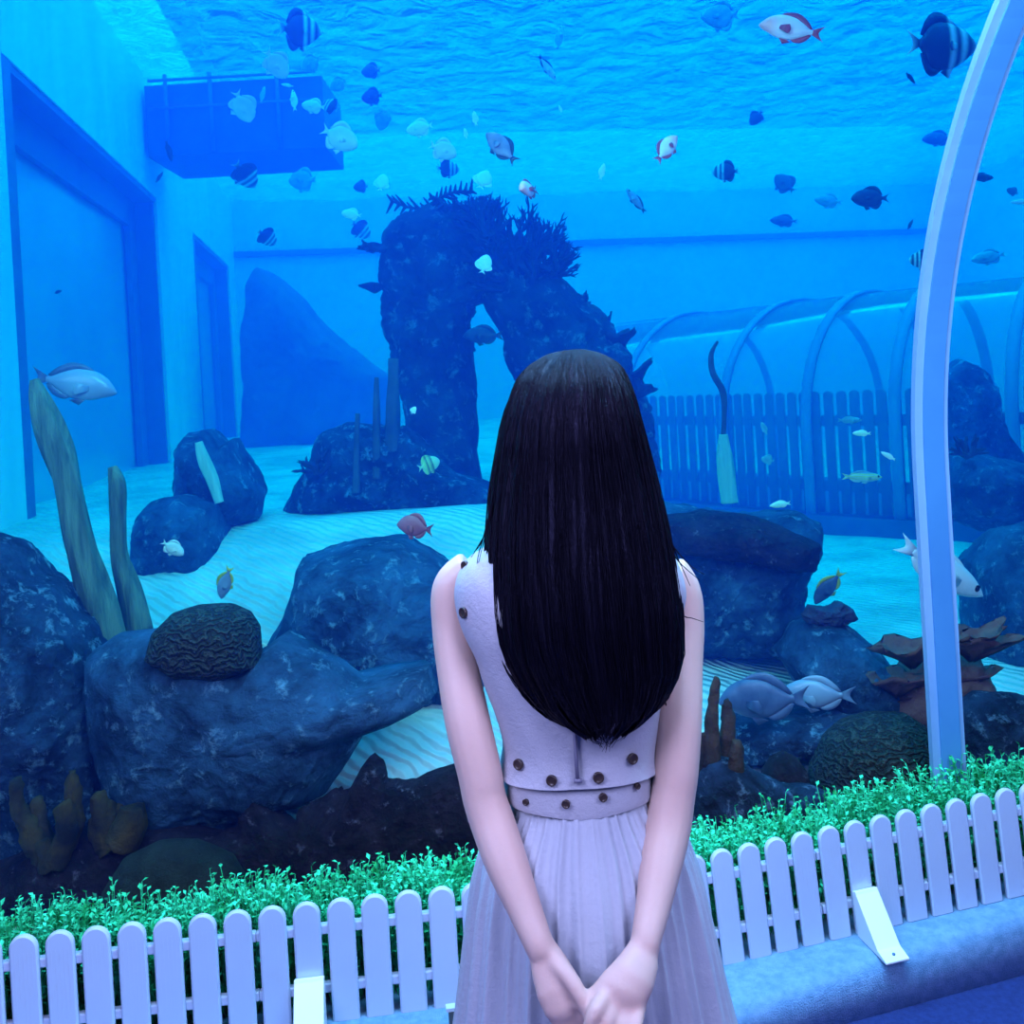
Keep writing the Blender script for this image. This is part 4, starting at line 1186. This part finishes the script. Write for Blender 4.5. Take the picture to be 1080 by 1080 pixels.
# right hand lying over it
bd.tube([P(680, 997, 1.325), P(676, 1012, 1.312), P(668, 1030, 1.295), P(660, 1048, 1.285), P(656, 1056, 1.283)], [16 * 1.32 / F, 21 * 1.3 / F, 25 * 1.29 / F, 25 * 1.28 / F, 20 * 1.28 / F], 14, 0.6, side=(1, 0.1, -0.45))
for a, b_, c, d, r in (((640, 1048), (628, 1066), (622, 1086), (632, 1100), 9.0), ((650, 1056), (640, 1078), (634, 1098), (642, 1110), 9.2), ((662, 1062), (656, 1085), (649, 1104), (654, 1116), 8.8), ((675, 1062), (671, 1083), (666, 1100), (668, 1112), 7.6)):
    finger([v3(*a, 1.283), v3(*b_, 1.262), v3(*c, 1.262), v3(*d, 1.275)], r * 1.28 / F, r * 0.74 * 1.28 / F)
finger([v3(662, 1014, 1.305), v3(645, 1030, 1.292), v3(628, 1048, 1.287), v3(613, 1058, 1.29)], 10.5 * 1.29 / F, 7.0 * 1.29 / F)
# legs and feet
for s in (1, -1):
    x = XC + s * 0.075
    limb([(x, YC, 0.80, 0.085), (x, YC, 0.70, 0.08), (x - s * .005, YC, 0.55, 0.065), (x - s * .008, YC + .005, 0.45, 0.052), (x - s * .008, YC, 0.34, 0.05), (x - s * .008, YC - .008, 0.26, 0.047), (x - s * .008, YC - .005, 0.12, 0.031), (x - s * .008, YC, 0.07, 0.033), (x - s * .008, YC + .01, 0.035, 0.035)], 16)
    bd.tube([(x, YC - 0.045, 0.04), (x, YC + 0.0, 0.045), (x + s * .006, YC + 0.09, 0.038), (x + s * .01, YC + 0.16, 0.03)], [0.03, 0.036, 0.04, 0.026], 12, 0.62, side=(1, 0, 0))
tmp = bd.build('body_parts', M_skin)
bpy.context.view_layer.update()
md = tmp.modifiers.new('r', 'REMESH'); md.mode = 'VOXEL'; md.voxel_size = 0.0042; md.use_smooth_shade = True
ms = tmp.modifiers.new('s', 'SMOOTH'); ms.factor = 0.5; ms.iterations = 4
dg = bpy.context.evaluated_depsgraph_get()
me = bpy.data.meshes.new_from_object(tmp.evaluated_get(dg)); me.name = 'body'
bpy.data.objects.remove(tmp)
for p in me.polygons: p.use_smooth = True
if not me.materials: me.materials.append(M_skin)
put(link(bpy.data.objects.new('body', me)))
for s in (1, -1):
    e = put(MB().ball((HX + s * 0.03, HY + 0.076, HZ + 0.004), 0.0115, 14, 10).build('eye', M_eyew))
    i = MB().ball((HX + s * 0.03, HY + 0.0855, HZ + 0.004), (0.005, 0.003, 0.005), 10, 6).build('iris', M_iris); i.parent = e
    i.matrix_parent_inverse = e.matrix_world.inverted()
put(MB().tube([(HX - 0.02, HY + 0.089, HZ - 0.055), (HX - 0.008, HY + 0.097, HZ - 0.053), (HX + 0.008, HY + 0.097, HZ - 0.053), (HX + 0.02, HY + 0.089, HZ - 0.055)], [0.002, 0.005, 0.005, 0.002], 8).build('lips', mat('lips', (0.5, 0.15, 0.15), None, rough=0.4)))
for s in (1, -1):
    x = XC + s * 0.075
    put(MB().grid([ell(x + s * .004, YC + 0.055, z, a, b, 24, 2.6) for z, a, b in ((0.0, 0.042, 0.128), (0.012, 0.045, 0.132), (0.02, 0.044, 0.13), (0.04, 0.040, 0.12), (0.055, 0.030, 0.075))], True, True).build('shoe', M_shoe))

# bodice: closed rings round the trunk, wide at the shoulder straps
BOD = [(XC - .003, YC, 1.041, 0.115, 0.096), (XC - .002, YC, 1.058, 0.111, 0.092), (XC, YC, 1.08, 0.111, 0.090), (XC, YC, 1.12, 0.118, 0.094), (XC, YC, 1.17, 0.133, 0.1), (XC, YC, 1.205, 0.143, 0.103), (XC - .002, YC, 1.245, 0.158, 0.104), (XC - .003, YC, 1.285, 0.166, 0.099), (XC - .003, YC, 1.318, 0.162, 0.090), (XC, YC, 1.343, 0.146, 0.078), (XC, YC + .003, 1.362, 0.112, 0.064), (XC + .003, YC + .006, 1.376, 0.082, 0.06)]
rows = []
for i, r in enumerate(loft(BOD, 96, 5, 2.7)):
    row = []
    for k, p in enumerate(r):
        t = 2 * PI * k / 96
        d = Vector((math.cos(t), math.sin(t), 0))
        fold = 0.0018 * noise.noise(Vector((p.x * 14, p.z * 7, 2))) + 0.0025 * noise.noise(Vector((p.x * 35 + p.z * 18, p.z * 5, 5)))
        row.append(p + d * fold)
    rows.append(row)
bod_rows = rows
inner = [[p - Vector((math.cos(2 * PI * k / 96), math.sin(2 * PI * k / 96), 0)) * 0.004 for k, p in enumerate(r)] for r in reversed(rows)]
dress = put(MB().grid(rows + inner + [rows[0]], True).build('bodice', M_cloth))


def bod_back(px, py, BOD=BOD, e=2.7):
    """point of the bodice's back on the sight line of a pixel"""
    for rep in range(1):
        best = None
        for i in range(400):
            Y = 1.30 + i * 0.0006
            p = P(px, py, Y)
            # nearest level
            for (x0, y0, z0, a0, b0), (x1, y1, z1, a1, b1) in zip(BOD, BOD[1:]):
                if z0 <= p.z <= z1 or (p.z < BOD[0][2] and z0 == BOD[0][2]):
                    f = max(0, min(1, (p.z - z0) / (z1 - z0))); a = a0 + (a1 - a0) * f; b_ = b0 + (b1 - b0) * f
                    q = abs((p.x - XC) / a) ** e
                    if q < 1:
                        yb = YC - b_ * (1 - q) ** (1 / e)
                        if p.y >= yb - 0.004: return p
                    break
        if best: return best
    return P(px, py, 1.43)


def button(px, py, root, r=0.0075, dy=0.0, m=None, lv=BOD):
    p = bod_back(px, py, lv) + Vector((0, dy, 0))
    n = Vector(((p.x - XC) * 0.9, -0.12, 0)).normalized()
    M = n.to_track_quat('Z', 'Y').to_matrix()
    b = MB()
    rows = []
    for rr, h in ((0.2, 0.0022), (0.7, 0.0022), (0.82, 0.0036), (1.0, 0.003), (1.0, -0.001)):
        rows.append([p + M @ Vector((r * rr * math.cos(2 * PI * k / 16), r * rr * math.sin(2 * PI * k / 16), h)) for k in range(16)])
    b.grid(rows, True, True)
    o = b.build('button', m or M_btn)
    o.parent = root; o.matrix_parent_inverse = root.matrix_world.inverted()
    return o


bpy.context.view_layer.update()
for px, py in ((491, 597), (489, 646), (547, 806), (582, 823), (631, 820), (667, 800)): button(px, py, dress)
zp = [bod_back(px, py) + Vector((0, -0.002, 0)) for px, py in ((602, 650), (603, 690), (604, 730), (605, 760), (607, 790), (609, 822))]
z_ = MB().tube(zp, 0.0028, 8).build('zipper', M_zip); z_.parent = dress; z_.matrix_parent_inverse = dress.matrix_world.inverted()
pt = zp[-1]; z2 = MB().box((pt.x - 0.005, pt.y - 0.004, pt.z - 0.003), (pt.x + 0.006, pt.y, pt.z + 0.002)).build('zipper_pull', M_zip); z2.parent = dress; z2.matrix_parent_inverse = dress.matrix_world.inverted()

# waistband
rows = []
WBL = [(XC - .004, YC, 0.998, 0.1075, 0.0895), (XC - .004, YC, 1.004, 0.1085, 0.0905), (XC - .004, YC, 1.018, 0.107, 0.089), (XC - .004, YC, 1.034, 0.105, 0.087), (XC - .004, YC, 1.055, 0.103, 0.085)]
for _x, _y, z, a, b_ in WBL:
    rows.append([p + Vector((0, 0, 0.0015 * math.sin(5 * math.atan2(p.y - YC, p.x - XC)) + 0.008 * ((p.x - XC) / 0.1) ** 2)) for p in ell(XC - .004, YC, z, a, b_, 96, 2.6)])
inner = [[Vector((XC + (p.x - XC) * 0.96, YC + (p.y - YC) * 0.96, p.z)) for p in r] for r in reversed(rows)]
wb = put(MB().grid(rows + inner + [rows[0]], True).build('waistband', M_cloth))
bpy.context.view_layer.update()
for px, py, r in ((555, 846, 0.0045), (597, 848, 0.0058), (636, 841, 0.0058), (672, 829, 0.0042)): button(px, py, wb, r, 0.0005, None, WBL)

# skirt with gathers
ns = 360
rows = []
SK = [(1.006, 0.104, 0.086), (0.985, 0.113, 0.095), (0.93, 0.146, 0.114), (0.87, 0.162, 0.130), (0.79, 0.176, 0.140), (0.685, 0.193, 0.148), (0.55, 0.22, 0.17), (0.42, 0.25, 0.2)]
rnd = random.Random(5)
ph = [rnd.uniform(0, 2 * PI) for _ in range(6)]
for z, a, b_ in catmull(SK, 6):
    f = min(1, max(0, (1.01 - z) / 0.14))
    g = 0.0025 + 0.006 * f + 0.008 * max(0, (0.9 - z)) * 2
    row = []
    for k, p in enumerate(ell(XC, YC, z, a, b_, ns, 2.15)):
        t = 2 * PI * k / ns
        w = (1 - 2 * abs(math.sin(17 * t + 1.5 * math.sin(3 * t + ph[0]) + ph[1])) ** 0.7) * 0.6 + (1 - 2 * abs(math.sin(29 * t + ph[2] + 2 * math.sin(2 * t))) ** 0.7) * 0.5 * (1 - 0.6 * f) + math.sin(11 * t + ph[3]) * 0.7 * f
        fl = max(0.75, 1 - 0.25 * math.exp(-((t - 1.5 * PI) / 0.7) ** 2) * f * (0 if z < 0.7 else 1))
        d = Vector((p.x - XC, p.y - YC, 0)).normalized()
        row.append(p + d * (g * w * fl))
    rows.append(row)
inner = [[Vector((XC + (p.x - XC) * 0.985, YC + (p.y - YC) * 0.985, p.z)) for p in r] for r in reversed(rows)]
put(MB().grid(rows + inner + [rows[0]], True).build('skirt', M_chif))

# hair: a thick shell open at the face, following the outline of the photo
HO = [(368, 601, 609), (370, 587, 624), (374, 574, 637), (382, 560, 651), (395, 547, 663), (412, 540, 670), (440, 530, 678), (480, 523, 688), (520, 517, 698), (560, 514, 706), (600, 513, 712), (640, 515, 717), (670, 520, 718), (700, 535, 716), (722, 552, 706), (740, 575, 690), (752, 605, 660)]
nh, rows, inner = 200, [], []
HH = catmull([tuple(map(float, h)) for h in HO], 7)
for i, (y, xl, xr) in enumerate(HH):
    z = P((xl + xr) / 2, y, 1.43).z
    # depth of the back of the hair and of its front edge at this height
    k = (z - 1.11) / (1.64 - 1.11)
    if z > 1.5: yb = 1.475 - 0.105 * math.sqrt(max(0.0, 1 - ((z - 1.5) / 0.141) ** 2)); yf = 1.52
    else:
        s = min(1, (1.5 - z) / 0.24); s = s * s * (3 - 2 * s); yb = 1.37 - 0.022 * s; yf = 1.52 - 0.055 * s - 0.05 * max(0, (1.33 - z) / 0.2)
    top = min(1.0, max(0.0, (z - 1.60) / 0.035))
    ym = (yb + yf) / 2 * 0 + yf
    pl, pr_ = P(xl, y, 1.44), P(xr, y, 1.44)
    cx = (pl.x + pr_.x) / 2; hw = max((pr_.x - pl.x) / 2, 0.004)
    ro, ri = [], []
    for j in range(nh + 1):
        t = PI * j / nh
        c, s = math.cos(t), math.sin(t)
        ex = 0.8
        X = cx - hw * math.copysign(abs(c) ** ex, c); Yb = yf - (yf - yb) * abs(s) ** ex
        w = j * 0.55
        st_ = 0.0022 * noise.noise(Vector((j * 0.9, z * 2.0, 0))) + 0.004 * noise.noise(Vector((j * 0.22, z * 2.2, 3))) + 0.0012 * noise.noise(Vector((j * 2.1, z * 2.5, 6)))
        d = Vector((-c, -s, 0))
        low = max(0, (1.30 - z) / 0.19)
        zz = z + low ** 2 * (0.018 * noise.noise(Vector((j * 0.33, 5, 5))) + 0.02 * noise.noise(Vector((j * 0.9, 9, 5))))
        p = Vector((X, Yb, zz)) + d * st_
        ro.append(p)
        th = 0.028 * (1 - low * 0.85) if z > 1.36 else 0.018 * (1 - min(low, 1) * 0.8)
        ri.append(p - d * min(th, hw * 0.7) - Vector((0, 0, 0.012 * (1 if i < 8 else 0))))
    rows.append(ro); inner.append(ri)
hb = MB()
loopr = [a + list(reversed(b_)) for a, b_ in zip(rows, inner)]
hb.grid(loopr, True, True)
hair = put(hb.build('hair', M_hair))
# top cap of the crown to the forehead
rows2 = []
for i in range(12):
    f = i / 11
    th = f * PI / 2
    rows2.append([Vector((HX + 0.006 + 0.080 * math.sin(th) * math.cos(2 * PI * k / 40), HY + 0.002 + 0.094 * math.sin(th) * math.sin(2 * PI * k / 40), 1.535 + 0.096 * math.cos(th) + 0.0)) for k in range(40)])
cap = MB().grid(rows2, True, True).build('hair_crown', M_hair); cap.parent = hair; cap.matrix_parent_inverse = hair.matrix_world.inverted()
# loose strands along the shell and at its hem
b = MB(); rnd = random.Random(11)
nl = len(rows)
for q in range(700):
    j = rnd.randrange(2, nh - 1)
    i0 = rnd.choice((rnd.randrange(2, int(nl * 0.3)), rnd.randrange(int(nl * 0.1), int(nl * 0.6)), rnd.randrange(int(nl * 0.6), nl - 6)))
    i1 = min(nl - 1, i0 + rnd.randrange(18, 60)) if rnd.random() < 0.55 else nl - 1
    pts = []
    off = rnd.uniform(0.0005, 0.0035); sway = rnd.uniform(-1.5, 1.5)
    idx = list(range(i0, i1 + 1, 4))
    for n_, i in enumerate(idx):
        jj = int(min(max(j + sway * n_ * 0.3, 1), nh - 1))
        t = PI * jj / nh
        e = 0.5 + 0.5 * math.cos(PI * 2 * n_ / max(1, len(idx) - 1))
        pts.append(rows[i][jj] + Vector((-math.cos(t), -math.sin(t), 0)) * (off * (1 - e * 0.9)))
    if i1 == nl - 1 and len(pts) > 2:
        tip = pts[-1] + (pts[-1] - pts[-2]).normalized() * rnd.uniform(0.004, 0.022) + Vector((rnd.uniform(-.004, .004), 0, 0))
        pts.append(tip)
    if len(pts) > 2:
        b.tube(pts, [0.0009 * (1 - 0.75 * n_ / len(pts)) for n_ in range(len(pts))], 4, caps=False)
# wisps standing off the sides
for ch in ([(520, 520), (514, 555), (506, 575), (500, 582)], [(519, 540), (512, 562), (503, 578), (497, 588)], [(520, 530), (513, 560), (508, 580), (503, 600)], [(519, 530), (510, 566), (504, 588), (502, 610)],
           [(706, 575), (714, 590), (726, 602), (738, 612)], [(706, 570), (716, 584), (730, 598), (743, 606)], [(704, 560), (712, 582), (720, 600), (728, 618)], [(712, 640), (722, 650), (730, 652), (742, 656)],
           [(700, 735), (704, 748), (706, 756), (712, 765)], [(690, 740), (690, 752), (694, 762), (692, 770)], [(530, 690), (534, 705), (540, 718), (541, 730)]):
    pts = catmull([tuple(P(x, y, 1.435)) for x, y in ch], 4)
    b.tube(pts, [0.0011 * (1 - 0.7 * n_ / len(pts)) for n_ in range(len(pts))], 4, caps=False)
o = b.build('loose_strands', M_hair); o.parent = hair; o.matrix_parent_inverse = hair.matrix_world.inverted()

# ------------------------------------------------------------------ light
def area(name, loc, size, energy, col, target=None, sy=None, spread=None):
    l = bpy.data.lights.new(name, 'AREA'); l.energy = energy; l.color = col; l.shape = 'RECTANGLE'; l.size = size; l.size_y = sy or size
    if spread: l.spread = spread
    o = link(bpy.data.objects.new(name, l)); o.location = loc
    if target is not None:
        o.rotation_euler = (Vector(target) - Vector(loc)).to_track_quat('-Z', 'Y').to_euler()
    return o


area('tank_lights', T(0.5, 6.5, 5.6), 16, 16 * 15 * PI * TANK, (0.006, 0.36, 1.0), sy=15).rotation_euler = (0, 0, 0.175)
area('gallery_lamp', (-1.3, -0.1, 2.6), 1.2, 72, (0.52, 0.54, 1.0), (0.05, 1.5, 0.9))
area('gallery_lamp', (1.3, -0.3, 2.6), 1.2, 56, (0.52, 0.54, 1.0), (0.05, 1.5, 0.9))
area('gallery_lamp', (0.12, 0.95, 2.8), 0.45, 20, (0.56, 0.56, 1.0), (0.1, 1.35, 1.6))
area('ledge_fill', (0.2, 1.95, 2.75), 2.4, 130, (0.30, 0.66, 1.0), (0.3, 2.45, 0.1), sy=0.25)  # added unseen light, stands in for the tank's glow on fence and hedge
for i in (10, 16, 22, 28):
    l = bpy.data.lights.new('tunnel_lamp', 'POINT'); l.energy = 1.5; l.color = (0.05, 0.6, 1.0); l.shadow_soft_size = 0
    p, t, nn = fframe(i); o = link(bpy.data.objects.new('tunnel_lamp', l)); o.location = p + nn * 0.95 + Vector((0, 0, 1.85))
wd = bpy.data.worlds.new('world'); S.world = wd; wd.use_nodes = True
wd.node_tree.nodes['Background'].inputs[0].default_value = (0.05, 0.08, 0.3, 1); wd.node_tree.nodes['Background'].inputs[1].default_value = 0.25

S.view_settings.view_transform = 'Standard'; S.view_settings.look = 'None'; S.view_settings.gamma = 1.0; S.view_settings.exposure = 0.0; S.view_settings.use_curve_mapping = False
cy = S.cycles
cy.use_denoising = True
cy.max_bounces = 6; cy.diffuse_bounces = 2; cy.glossy_bounces = 2; cy.transmission_bounces = 4; cy.volume_bounces = 1; cy.transparent_max_bounces = 24
cy.caustics_reflective = False; cy.caustics_refractive = False
cy.sample_clamp_indirect = 4
